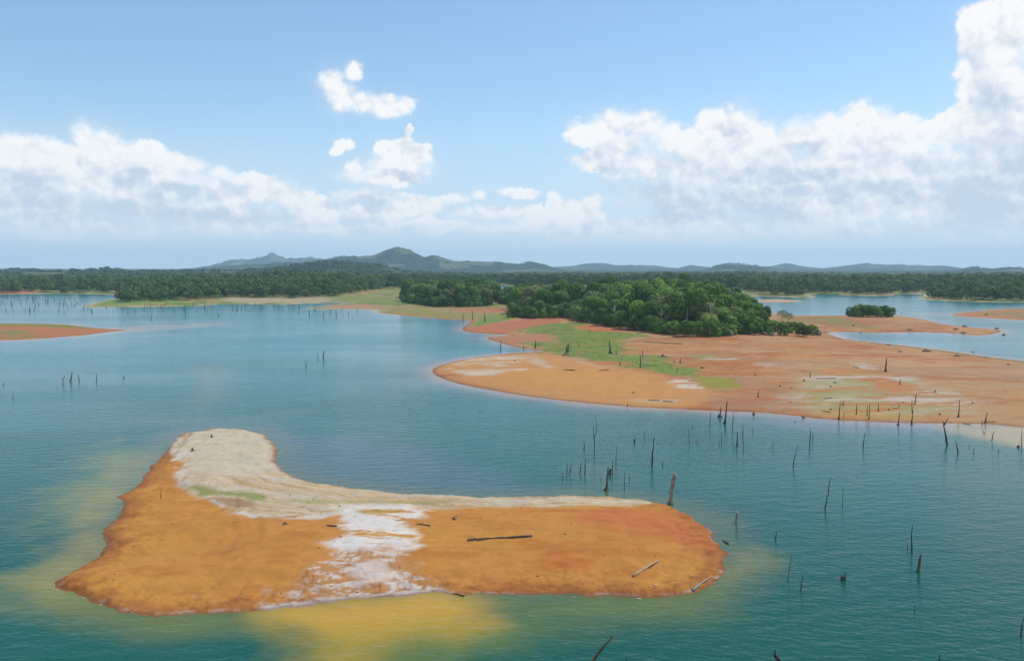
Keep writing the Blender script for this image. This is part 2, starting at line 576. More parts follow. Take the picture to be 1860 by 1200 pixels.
# ------------------------------------------------------------------ materials
def mat_ground():
    m, b, out = material('drawdown_soil')
    at = b.n('ShaderNodeAttribute', attribute_name='soil')
    geo = b.n('ShaderNodeNewGeometry')
    pos = geo.outputs['Position']
    n1 = b.noise(pos, 0.9, 6, 0.62)
    n2 = b.noise(pos, 6.0, 4, 0.65)
    n3 = b.noise(b.v('MULTIPLY', pos, (0.6, 1.0, 1.0)), 0.30, 5, 0.6)
    f = b.m('ADD', b.m('MULTIPLY_ADD', n1, 0.40, 0.66), b.m('MULTIPLY_ADD', n2, 0.45, -0.225))
    f = b.m('ADD', f, b.m('MULTIPLY_ADD', n3, 0.3, -0.15))
    c = b.v('SCALE', at.outputs['Color'], scale=f)
    # crumbs of darker clay
    sp = b.step(b.voro(pos, 1.4, feature='F1'), 0.16, 0.07)
    sp2 = b.m('MULTIPLY', sp, b.step(b.noise(pos, 0.11, 2), 0.5, 0.62))
    c = b.mix(b.m('MULTIPLY', sp2, 0.45), c, (0.09, 0.05, 0.025, 1))
    bs = b.n('ShaderNodeBsdfPrincipled')
    b.put(bs.inputs['Base Color'], c)
    bs.inputs['Roughness'].default_value = 0.92
    bs.inputs['Specular IOR Level'].default_value = 0.12
    bp = b.n('ShaderNodeBump')
    bp.inputs['Strength'].default_value = 0.55
    bp.inputs['Distance'].default_value = 0.22
    b.put(bp.inputs['Height'], b.m('ADD', n1, b.m('MULTIPLY', n2, 0.25)))
    b.put(bs.inputs['Normal'], bp.outputs[0])
    b.t.links.new(bs.outputs[0], out.inputs[0])
    return m


def mat_hills():
    m, b, out = material('wooded_hillside')
    at = b.n('ShaderNodeAttribute', attribute_name='soil')
    geo = b.n('ShaderNodeNewGeometry')
    pos = geo.outputs['Position']
    v1 = b.voro(pos, 0.075, detail=1.0, rough=0.6, smooth=0.4)
    n1 = b.noise(pos, 0.012, 5, 0.6)
    f = b.m('MULTIPLY_ADD', v1, -0.75, 1.35)
    f = b.m('MULTIPLY', f, b.m('MULTIPLY_ADD', n1, 1.2, 0.4))
    c = b.v('SCALE', at.outputs['Color'], scale=f)
    bs = b.n('ShaderNodeBsdfPrincipled')
    b.put(bs.inputs['Base Color'], c)
    bs.inputs['Roughness'].default_value = 0.95
    bs.inputs['Specular IOR Level'].default_value = 0.05
    bp = b.n('ShaderNodeBump', invert=True)
    bp.inputs['Strength'].default_value = 0.9
    bp.inputs['Distance'].default_value = 9.0
    b.put(bp.inputs['Height'], v1)
    b.put(bs.inputs['Normal'], bp.outputs[0])
    b.t.links.new(bs.outputs[0], out.inputs[0])
    return m


def mat_water():
    m, b, out = material('turbid_lake_water')
    at = b.n('ShaderNodeAttribute', attribute_name='silt')
    geo = b.n('ShaderNodeNewGeometry')
    pos = geo.outputs['Position']
    rot = b.n('ShaderNodeVectorRotate', rotation_type='Z_AXIS')
    b.put(rot.inputs['Vector'], pos)
    rot.inputs['Angle'].default_value = R(-9)
    p1 = b.v('MULTIPLY', rot.outputs[0], (0.40, 1.0, 1.0))
    rot2 = b.n('ShaderNodeVectorRotate', rotation_type='Z_AXIS')
    b.put(rot2.inputs['Vector'], pos)
    rot2.inputs['Angle'].default_value = R(17)
    p2 = b.v('MULTIPLY', rot2.outputs[0], (0.48, 1.0, 1.0))
    w1 = b.noise(p1, 0.72, 3, 0.55)
    w2 = b.noise(p2, 1.7, 3, 0.55)
    w3 = b.noise(p1, 4.2, 2, 0.5)
    gust = b.step(b.noise(b.v('MULTIPLY', pos, (0.4, 1, 1)), 0.022, 4, 0.6), 0.32, 0.68)
    hgt = b.m('ADD', b.m('MULTIPLY', w1, 0.55), b.m('ADD', b.m('MULTIPLY', w2, 0.30), b.m('MULTIPLY', w3, 0.09)))
    var = b.noise(b.v('MULTIPLY', pos, (0.5, 1, 1)), 0.045, 4, 0.6)
    c = b.v('SCALE', at.outputs['Color'], scale=b.m('MULTIPLY_ADD', var, 0.22, 0.89))
    bs = b.n('ShaderNodeBsdfPrincipled')
    b.put(bs.inputs['Base Color'], c)
    b.put(bs.inputs['Roughness'], 0.14)
    bs.inputs['Specular IOR Level'].default_value = 0.17
    bs.inputs['IOR'].default_value = 1.333
    bp = b.n('ShaderNodeBump')
    b.put(bp.inputs['Strength'], b.m('MULTIPLY_ADD', gust, 0.40, 0.27))
    bp.inputs['Distance'].default_value = 0.42
    b.put(bp.inputs['Height'], hgt)
    b.put(bs.inputs['Normal'], bp.outputs[0])
    b.t.links.new(bs.outputs[0], out.inputs[0])
    return m


def mat_leaf(name, c0, c1, trans=0.22):
    m, b, out = material(name)
    at = b.n('ShaderNodeAttribute', attribute_name='tint')
    oi = b.n('ShaderNodeObjectInfo')
    f = b.m('MULTIPLY', b.m('ADD', at.outputs['Fac'], oi.outputs['Random']), 0.5)
    c = b.mix(f, tuple(c0) + (1,), tuple(c1) + (1,))
    bs = b.n('ShaderNodeBsdfPrincipled')
    b.put(bs.inputs['Base Color'], c)
    bs.inputs['Roughness'].default_value = 0.7
    bs.inputs['Specular IOR Level'].default_value = 0.10
    tr = b.n('ShaderNodeBsdfTranslucent')
    b.put(tr.inputs[0], b.mix(0.5, c, (0.10, 0.13, 0.02, 1)))
    mx = b.n('ShaderNodeMixShader')
    mx.inputs[0].default_value = trans
    b.t.links.new(bs.outputs[0], mx.inputs[1])
    b.t.links.new(tr.outputs[0], mx.inputs[2])
    b.t.links.new(mx.outputs[0], out.inputs[0])
    return m


def mat_wood(name, c0, c1, scale=6.0):
    m, b, out = material(name)
    tcn = b.n('ShaderNodeTexCoord')
    p = b.v('MULTIPLY', tcn.outputs['Object'], (1, 1, 0.18))
    n = b.noise(p, scale, 5, 0.65)
    c = b.mix(b.step(n, 0.3, 0.7), tuple(c0) + (1,), tuple(c1) + (1,))
    bs = b.n('ShaderNodeBsdfPrincipled')
    b.put(bs.inputs['Base Color'], c)
    bs.inputs['Roughness'].default_value = 0.85
    bp = b.n('ShaderNodeBump')
    bp.inputs['Strength'].default_value = 0.8
    bp.inputs['Distance'].default_value = 0.05
    b.put(bp.inputs['Height'], n)
    b.put(bs.inputs['Normal'], bp.outputs[0])
    b.t.links.new(bs.outputs[0], out.inputs[0])
    return m


SOIL, HILLM, WATER = mat_ground(), mat_hills(), mat_water()
LEAF = {
 'dark': mat_leaf('foliage_dark', (0.035, 0.086, 0.019), (0.108, 0.201, 0.037)),
 'mid': mat_leaf('foliage_mid', (0.080, 0.175, 0.035), (0.168, 0.290, 0.058)),
 'bright': mat_leaf('foliage_bright', (0.127, 0.254, 0.034), (0.223, 0.381, 0.058)),
 'olive': mat_leaf('foliage_olive', (0.114, 0.163, 0.056), (0.206, 0.250, 0.098)),
 'silver': mat_leaf('foliage_silver', (0.16, 0.20, 0.12), (0.30, 0.34, 0.24)),
 'far': mat_leaf('foliage_far', (0.023, 0.057, 0.017), (0.101, 0.163, 0.044)),
}
BARK = mat_wood('living_bark', (0.10, 0.085, 0.065), (0.20, 0.18, 0.145), 4)
PALEBARK = mat_wood('pale_bark', (0.28, 0.26, 0.22), (0.42, 0.40, 0.35), 4)
DEAD = mat_wood('wet_dead_wood', (0.016, 0.013, 0.011), (0.085, 0.072, 0.060), 5)
BROWN = mat_wood('weathered_brown_wood', (0.05, 0.032, 0.022), (0.14, 0.10, 0.072), 5)
GREYWOOD = mat_wood('sun_bleached_wood', (0.15, 0.13, 0.105), (0.33, 0.30, 0.25), 5)
STRAW = mat_wood('pale_straw_wood', (0.20, 0.16, 0.095), (0.34, 0.28, 0.18), 5)
CRUST = mat_wood('white_clay_crust', (0.30, 0.25, 0.21), (0.48, 0.43, 0.39), 3)

# ------------------------------------------------------------------ ground sheet
AZ_IN = R(34)


def polar(n_in, n_out, radii):
    a = np.concatenate([np.linspace(-AZ_IN, AZ_IN, n_in), np.linspace(AZ_IN, 2 * math.pi - AZ_IN, n_out + 2)[1:-1]])
    A, RR = np.meshgrid(a, radii)
    X, Y = RR * np.sin(A), RR * np.cos(A)
    nr, na = A.shape
    i = np.arange(nr - 1)[:, None] * na
    j = np.arange(na)[None, :]
    jn = (j + 1) % na
    F = np.stack([i + j, i + jn, i + na + jn, i + na + j], axis=-1).reshape(-1, 4)
    return X.ravel(), Y.ravel(), F, nr, na


def radii_for(step_px, near_y, far_y, n_far, r_max):
    ys = np.arange(near_y, far_y, -step_px)
    near = FPX * CAM_H / (ys - HORIZON)
    r1 = near[-1]
    far = np.geomspace(r1, r_max, n_far + 1)[1:]
    first = np.geomspace(6.0, near[0], 10)[:-1]
    return np.concatenate([first, near, far])


EDGE = 9500.0
GX, GY, GF, GNR, GNA = polar(640, 60, radii_for(1.35, 1320, 565, 215, EDGE))
GZ, GS = height(GX, GY)
GR = np.hypot(GX, GY)


def region(pts_px, X, Y, soft, amp=0.0, nscale=10.0, seed=1, ground=True):
    """soft mask of a patch of ground, its rim broken up by noise"""
    w = on_ground(pts_px)[:, :2] if ground else np.array(level(pts_px))
    w = chaikin(w)
    mg = soft * 2 + amp * 2 + 1
    lo, hi = w.min(0) - mg, w.max(0) + mg
    k = (X > lo[0]) & (X < hi[0]) & (Y > lo[1]) & (Y < hi[1])
    out = np.zeros(X.shape)
    if k.any():
        d = signed_dist(X[k], Y[k], w)
        if amp:
            d = d + (fbm(X[k] / nscale, Y[k] / nscale, 5, seed, 0.6) - 0.5) * 2 * amp
        out[k] = sstep(d, -soft, soft)
    return out


KA = 0.66      # picture colour of sunlit soil -> albedo


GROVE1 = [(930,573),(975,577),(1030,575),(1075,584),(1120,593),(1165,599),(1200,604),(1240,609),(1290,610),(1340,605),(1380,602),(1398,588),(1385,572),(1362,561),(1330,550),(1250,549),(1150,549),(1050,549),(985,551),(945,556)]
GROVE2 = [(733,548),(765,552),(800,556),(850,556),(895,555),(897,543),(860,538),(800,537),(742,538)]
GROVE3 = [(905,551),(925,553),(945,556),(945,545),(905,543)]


def soil_colour(X, Y, Z, sds):
    main, isl, spit, islet, bar = sds
    r = np.hypot(X, Y)
    C = np.empty(X.shape + (3,))

    def lay(mask, col):
        m_ = np.clip(mask, 0, 1)[..., None]
        C[:] = C * (1 - m_) + np.asarray(col) * m_

    A = lambda *rgb: lin(*rgb, k=KA)
    C[:] = A(189, 133, 84)
    big = fbm(X / 45, Y / 45, 5, 101)
    mid = fbm(X / 9, Y / 9, 5, 102)
    streak = fbm((X + Y * 0.5) / 28, (Y - X * 0.15) / 10, 5, 103)
    lay(sstep(big, 0.42, 0.68) * 0.8, A(203, 150, 100))
    lay(sstep(streak, 0.52, 0.68) * 0.75, A(182, 108, 68))
    lay(sstep(fbm(X / 14, Y / 7, 5, 141, 0.6), 0.52, 0.64) * 0.45, A(176, 142, 108))
    lay(sstep(fbm(X / 4, Y / 2.5, 5, 142, 0.6), 0.55, 0.66) * 0.5, A(166, 104, 68))
    lay(sstep(fbm((X - Y * 0.4) / 18, (Y + X * 0.2) / 7, 5, 143, 0.6), 0.58, 0.66) * 0.5, A(206, 166, 124))
    lay(sstep(fbm((X - Y) / 34, (Y + X * 0.3) / 16, 5, 145, 0.55), 0.50, 0.64) * 0.6, A(198, 164, 120))
    lay(sstep(fbm(X / 24, Y / 16, 5, 146, 0.6), 0.54, 0.66) * 0.5, A(174, 138, 106))
    # beyond 480 m: the beach is paler and grassed over
    fade = sstep(r, 470, 600)
    lay(fade, A(160, 152, 100))
    lay(fade * sstep(fbm(X / 38, Y / 20, 4, 104), 0.36, 0.54), A(124, 148, 76))
    lay(fade * sstep(fbm(X / 22, Y / 14, 4, 105), 0.56, 0.66) * 0.8, A(196, 150, 110))
    lay(fade * sstep(fbm(X / 13, Y / 8, 5, 147, 0.6), 0.52, 0.64) * 0.65, A(176, 160, 118))
    lay(fade * sstep(fbm(X / 10, Y / 6, 5, 148, 0.6), 0.56, 0.66) * 0.7, A(98, 122, 62))
    lay(fade * (main > 0) * (1 - sstep(main, 0.5, 7)) * 0.8, A(206, 190, 160))
    R_ = lambda pts, soft, amp=0, ns=10, seed=1: region(pts, X, Y, soft, amp, ns, seed)
    c5 = lambda pts: crop(780, 560, 3.1, pts)
    c6 = lambda pts: crop(1260, 600, 3.1, pts)
    c4 = lambda pts: crop(1360, 440, 3.72, pts)
    c2 = lambda pts: crop(500, 420, 2.906, pts)
    c1 = lambda pts: crop(0, 420, 2.906, pts)
    # west tongue of the peninsula, ochre
    lay(R_(c5([(20,330),(200,280),(450,258),(680,262),(960,320),(1200,350),(1450,400),(1560,470),(1500,560),(1100,545),(700,500),(300,430)]), 3, 4, 14, 3), A(207, 152, 96))
    lay(R_(c5([(300,380),(700,330),(1100,360),(1300,420),(1300,500),(900,480),(500,430)]), 5, 5, 14, 4) * 0.8, A(212, 156, 86))
    # orange spits of the north side
    lay(R_(c5([(175,120),(290,95),(480,70),(700,45),(770,70),(640,95),(500,130),(350,150),(230,140)]), 2, 2, 9, 5), A(192, 124, 88))
    lay(R_(c5([(300,165),(480,150),(640,140),(780,185),(600,200),(420,200)]), 2, 2, 9, 6), A(188, 134, 98))
    # grass meadow
    meadow = R_(c5([(500,130),(640,92),(850,75),(890,112),(1080,135),(1235,152),(1140,172),(1100,195),(1098,240),(1170,258),(1330,262),
                    (1290,300),(1500,345),(1490,385),(1430,388),(1190,338),(900,292),(700,252),(600,240),(560,215),(600,190),(770,195),(700,152)]), 2.5, 8, 8, 7)
    lay(meadow, A(128, 148, 72))
    lay(meadow * sstep(fbm(X / 8, Y / 4, 5, 109, 0.6), 0.46, 0.62) * 0.7, A(140, 150, 78))
    lay(meadow * sstep(fbm(X / 3, Y / 3, 4, 144, 0.65), 0.52, 0.66) * 0.6, A(92, 126, 50))
    lay(meadow * sstep(fbm(X / 5, Y / 5, 4, 110), 0.6, 0.72) * 0.7, A(160, 130, 82))
    lay(R_(c5([(780,105),(900,95),(1150,112),(1220,128),(1050,130),(900,128)]), 1.2, 2, 7, 8), A(200, 128, 86))
    lay(R_(c5([(1450,265),(1640,262),(1600,278),(1480,280)]), 1.2, 2, 5, 9) * 0.8, A(150, 156, 84))
    lay(R_(c5([(1500,385),(1640,385),(1720,420),(1700,462),(1600,455),(1520,420)]), 2, 3, 6, 10) * 0.9, A(150, 152, 62))
    lay(R_(c5([(250,105),(330,85),(480,60),(480,20),(330,35),(250,75)]), 2, 3, 9, 11), A(122, 150, 70))
    # white salt and dry clay
    w = R_(c5([(100,330),(200,290),(420,265),(640,260),(560,300),(420,315),(580,345),(400,350),(330,390),(180,370)]), 1.5, 3.5, 6, 12)
    lay(w * sstep(fbm(X / 9, Y / 2.0, 5, 111), 0.42, 0.58), A(214, 196, 172))
    lay(R_(c5([(560,290),(620,275),(680,320),(690,345),(610,320)]), 1, 2, 5, 13) * 0.8, A(208, 184, 156))
    lay(R_(c5([(800,285),(960,325),(980,335),(820,300)]), 1, 1, 5, 14) * 0.8, A(206, 178, 150))
    w = R_(c5([(1360,395),(1480,395),(1560,440),(1540,470),(1440,470),(1350,440)]), 1.5, 3, 5, 15)
    lay(w * sstep(fbm(X / 4, Y / 2.0, 5, 112), 0.42, 0.56), A(218, 200, 180))
    lay(R_(c5([(1100,500),(1400,505),(1390,530),(1100,525)]), 1, 2, 5, 16) * sstep(streak, 0.4, 0.6), A(204, 180, 150))
    sal = R_(c6([(400,430),(480,370),(700,340),(650,260),(900,235),(1200,250),(1300,330),(1560,350),(1500,440),(1300,480),(900,470),(560,450)]), 5, 9, 16, 17)
    lay(sal * 0.65, A(186, 152, 106))
    s2 = fbm(X / 11, Y / 3.2, 5, 113, 0.6)
    lay(sal * sstep(s2, 0.46, 0.57) * 0.9, A(204, 190, 172))
    lay(sal * sstep(fbm(X / 13, Y / 4.5, 5, 114), 0.49, 0.60) * 0.7, A(166, 164, 108))
    lay(sal * sstep(fbm(X / 10, Y / 3, 5, 115), 0.58, 0.66) * 0.7, A(204, 120, 72))
    lay(R_(c6([(640,475),(900,490),(1300,505),(1300,470),(900,455),(640,450)]), 1, 2, 6, 18) * 0.7, A(190, 160, 100))
    for pts, sd_ in (([(840,175),(960,178),(1080,215),(980,220),(900,205)], 19), ([(360,180),(480,175),(470,198),(380,200)], 20),
                     ([(0,155),(270,150),(260,165),(0,170)], 21), ([(1110,260),(1230,258),(1240,280),(1130,280)], 22)):
        mm = R_(c6(pts), 1.2, 2.5, 5, sd_)
        lay(mm * sstep(fbm(X / 8, Y / 2, 4, 116), 0.36, 0.56), A(200, 186, 168))
    # olive strip along the right-hand bay and the bush spit
    lay((1 - sstep(np.abs(main - 2.5), 1, 4)) * R_([(1520,600),(1860,640),(2000,680),(1860,668),(1700,645),(1560,622)], 3, 2, 8, 23), A(150, 128, 84))
    lay(R_(c4([(180,500),(560,500),(760,540),(900,590),(700,580),(420,545),(200,540)]), 2, 4, 10, 24) * 0.8, A(150, 132, 84))
    lay(R_(c4([(520,515),(620,510),(640,540),(540,545)]), 2, 2, 8, 25) * 0.8, A(140, 148, 74))
    # mid-left shore
    lay(R_(c2([(540,430),(800,450),(1050,470),(1260,455),(1250,440),(900,420),(640,410)]), 3, 6, 14, 26) * 0.75, A(150, 150, 88))
    lay(R_(c2([(900,405),(1250,405),(1250,430),(1050,430)]), 3, 5, 14, 27) * 0.7, A(184, 128, 92))
    lay(R_(c2([(300,340),(650,345),(640,372),(440,375),(300,370)]), 4, 6, 18, 28) * 0.7, A(134, 152, 86))
    lay(R_(c2([(290,395),(420,385),(560,390),(550,408),(300,408)]), 3, 3, 14, 29) * 0.8, A(196, 146, 116))
    lay(R_(c1([(500,380),(640,350),(860,350),(1000,365),(820,385),(560,392)]), 4, 6, 18, 30) * 0.85, A(126, 156, 80))
    lay(R_(c1([(1160,350),(1300,345),(1750,345),(1740,380),(1200,380)]), 4, 8, 18, 31) * 0.8, A(188, 172, 142))
    lay(R_(c1([(0,308),(190,308),(210,328),(0,332)]), 4, 5, 18, 32) * 0.9, A(186, 128, 96))
    lay(R_(c1([(210,300),(620,296),(640,325),(420,328),(220,325)]), 4, 5, 18, 33) * 0.8, A(150, 164, 92))
    # small land
    lay(sstep(spit, -2, 1), A(190, 126, 84))
    sm = sstep(spit, 3, 9)
    lay(sm * sstep(fbm(X / 16, Y / 9, 4, 117), 0.46, 0.6), A(142, 140, 84))
    lay(R_(c1([(0,480),(360,490),(560,512),(420,512),(200,500),(0,505)]), 2, 3, 10, 34) * 0.8, A(128, 140, 70))
    lay(sstep(islet, -2, 1), A(196, 134, 96))
    lay(sstep(islet, 3, 12) * sstep(fbm(X / 14, Y / 9, 4, 118), 0.42, 0.58), A(146, 140, 88))
    lay(sstep(bar, -2, 1), A(206, 168, 136))
    # ---- near island
    I = sstep(isl, -3, -1.5)
    lay(I, A(205, 142, 70))
    ib = fbm(X / 10, Y / 10, 5, 121)
    lay(I * sstep(ib, 0.40, 0.62) * 0.8, A(209, 150, 70))
    lay(I * sstep(fbm(X / 5, Y / 2.2, 5, 122), 0.56, 0.74) * 0.45, A(188, 114, 54))
    lay(I * R_([(1060,925),(1200,928),(1290,955),(1318,1010),(1290,1020),(1240,990),(1150,958),(1050,945)], 2.5, 2, 5, 41) * 0.85, A(203, 118, 70))
    lay(I * R_([(985,985),(1060,995),(1080,1040),(1000,1050)], 2, 3, 4, 42) * 0.6 * sstep(fbm(X / 2, Y / 2, 4, 127), 0.4, 0.6), A(196, 106, 54))
    lay(I * (1 - sstep(isl + (fbm(X / 3, Y / 3, 4, 123) - 0.5) * 3, 0.4, 2.6)) * 0.65, A(166, 100, 54))
    beige = R_([(312,790),(345,780),(430,776),(482,788),(504,811),(503,846),(540,862),(620,880),(700,888),(800,895),(930,898),(1080,898),
                (1160,903),(1205,913),(1180,917),(1110,920),(960,922),(840,918),(720,922),(640,930),(560,936),(480,938),(430,928),(385,908),(330,888),(322,868),(338,842),(308,830)], 0.7, 1.2, 4, 43)
    lay(beige * I, A(209, 184, 144))
    bs_ = fbm(X / 7 + Y / 30, Y / 1.3, 5, 124, 0.6)
    lay(beige * I * sstep(bs_, 0.50, 0.60) * 0.75, A(206, 194, 174))
    strand = vnoise(isl * 2.4, (X + Y * 0.6) / 16, 133) * 0.6 + vnoise(isl * 6.0, (X - Y) / 9, 134) * 0.4
    lay(beige * I * sstep(strand, 0.56, 0.70) * 0.6, A(176, 140, 100))
    lay(beige * I * sstep(strand, 0.44, 0.34) * 0.5, A(216, 206, 190))
    lay(0.82 * beige * I * R_([(340,788),(440,781),(494,804),(498,850),(460,872),(380,862),(345,850),(352,825)], 1.6, 1.6, 4, 44), A(211, 199, 176))
    lay(I * R_([(312,795),(332,795),(345,830),(335,870),(345,885),(325,880),(320,850),(305,835)], 0.6, 1.0, 2, 45) * sstep(fbm(X / 1.0, Y / 3, 4, 125), 0.38, 0.52), A(216, 204, 190))
    lay(I * R_([(325,878),(352,882),(420,890),(482,902),(478,909),(420,902),(350,893)], 0.6, 1.1, 2.5, 46) * 0.8, A(138, 150, 70))
    lay(I * R_([(470,909),(640,910),(800,908),(860,907),(860,911),(700,915),(520,914)], 0.5, 0.8, 3, 47) * 0.6, A(160, 164, 92))
    lay(I * R_([(375,902),(440,906),(470,920),(420,922),(385,914)], 0.6, 0.9, 3, 48) * 0.6, A(150, 106, 66))
    lay(I * R_([(380,903),(420,925),(470,935),(560,936),(640,925),(640,930),(560,945),(440,938),(400,925)], 0.7, 0.8, 2, 49) * sstep(fbm(X / 2, Y / 0.9, 4, 126), 0.36, 0.5), A(216, 206, 194))
    # white wash-out across the middle
    wash = R_([(592,925),(660,918),(776,922),(778,940),(745,952),(752,990),(722,1002),(700,1012),(670,1010),(640,1002),(600,990),(640,968),(618,950)], 0.9, 2.2, 3.2, 50)
    ws = fbm(X / 6, Y / 0.8, 5, 128, 0.6)
    lay(I * wash * sstep(ws, 0.33, 0.45), A(230, 224, 216))
    lay(I * R_([(645,926),(700,924),(720,929),(690,934),(650,932)], 0.5, 0.4, 2, 51) * 0.9, A(188, 150, 68))
    fan = R_([(640,1000),(720,1000),(748,1030),(770,1055),(806,1072),(700,1084),(600,1092),(505,1100),(512,1062),(560,1040),(600,1022)], 1.0, 2.2, 3, 52)
    lay(I * fan * 0.75, A(196, 146, 100))
    crack = np.abs(fbm(X / 1.6, Y / 1.3, 4, 129, 0.6) - 0.5)
    lay(I * fan * sstep(crack, 0.03, 0.09) * sstep(fbm(X / 2.2, Y / 1.2, 5, 130, 0.6), 0.40, 0.54), A(220, 208, 198))
    lay(I * fan * (1 - sstep(np.abs(fbm(X / 1.1 + Y / 9, Y / 5, 4, 132) - 0.5), 0.0, 0.025)) * 0.7, A(150, 92, 58))
    lay(I * R_([(640,1030),(700,1022),(720,1040),(690,1060),(650,1055)], 0.8, 1.6, 2, 53) * 0.8, A(218, 206, 200))
    lay(I * (1 - sstep(isl, 0.3, 0.9)) * R_([(470,1090),(640,1075),(805,1062),(815,1085),(640,1100),(480,1118)], 0.5, 0, 1, 54), A(206, 198, 192))
    frn = (1 - sstep(np.abs(isl - 0.28), 0.05, 0.22)) * sstep(fbm(X / 1.3, Y / 0.7, 4, 135, 0.6), 0.50, 0.60)
    lay(I * frn * (1 - beige) * 0.75, A(206, 190, 176))
    lay(I * (1 - beige) * sstep(isl, 5.5, 1.0) * sstep(fbm(X / 0.9, Y / 0.7, 4, 136, 0.65), 0.52, 0.68) * 0.5, A(146, 86, 48))
    # wet rim at the water's edge
    best = np.maximum.reduce([main, isl, spit, islet, bar])
    rim = (1 - sstep(best, 0.15, np.clip(r / 160.0, 0.5, 2.2))) * sstep(best, -3, 0)
    lay(rim * 0.6 * (1 - sstep(r, 380, 560)), A(128, 88, 62))
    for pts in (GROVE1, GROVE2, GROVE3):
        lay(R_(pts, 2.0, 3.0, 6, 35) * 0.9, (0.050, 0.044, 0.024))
    # forest floor, and the far country
    ff = sstep(main, 25, 60) * sstep(r, 700, 900)
    clear = sstep(fbm(X / 140, Y / 140, 4, 131), 0.60, 0.68)
    far_c = np.array([0.030, 0.058, 0.020]) * (1 - clear[..., None]) + np.array([0.16, 0.17, 0.085]) * clear[..., None]
    m_ = (ff * sstep(r, 1150, 1500))[..., None]
    C[:] = C * (1 - m_) + far_c * m_
    return C


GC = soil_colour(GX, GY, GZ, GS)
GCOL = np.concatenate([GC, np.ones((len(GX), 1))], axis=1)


def sub_sheet(name, faces, mat):
    idx = np.unique(faces)
    lut = np.full(len(GX), -1, dtype=np.int64)
    lut[idx] = np.arange(len(idx))
    V = np.stack([GX[idx], GY[idx], GZ[idx]], axis=1)
    me = mesh_np(name, V, lut[faces], mat, True, {'soil': ('FLOAT_COLOR', 'POINT', GCOL[idx])})
    return link(name, me)


fr = GR[GF].mean(1)
f_isl = (GS[1][GF].max(1) > -1.2)
f_spit = (GS[2][GF].max(1) > -2) & ~f_isl
f_islet = (GS[3][GF].max(1) > -2) & ~f_isl
f_bar = (GS[4][GF].max(1) > -2) & ~f_isl
f_far = fr > 1700
f_main = (GS[0][GF].max(1) > -2) & ~(f_isl | f_spit | f_islet | f_bar | f_far)
for nm, msk, mat_, lab in (
    ('island', f_isl, SOIL, 'small ochre island with a white washed out middle nearest the viewer'),
    ('sandbar', f_spit, SOIL, 'low orange tongue of land entering at the side of the lake, grassy on top'),
    ('islet', f_islet, SOIL, 'low orange and olive point of land in the far bay'),
    ('mudbank', f_bar, SOIL, 'pale flat mudbank just above the water of the far bay'),
    ('shore', f_main, SOIL, 'bare orange peninsula and grassy lake shore with meadow and woods'),
    ('hills', f_far, HILLM, 'wooded hill ranges fading into haze along the horizon')):
    o = sub_sheet(nm, GF[msk], mat_)
    tag(o, lab, None, None, 'structure')

# ------------------------------------------------------------------ lake
WX, WY, WF, _, _ = polar(420, 40, radii_for(2.6, 1320, 540, 60, 3000))
wz, WS = height(WX, WY)


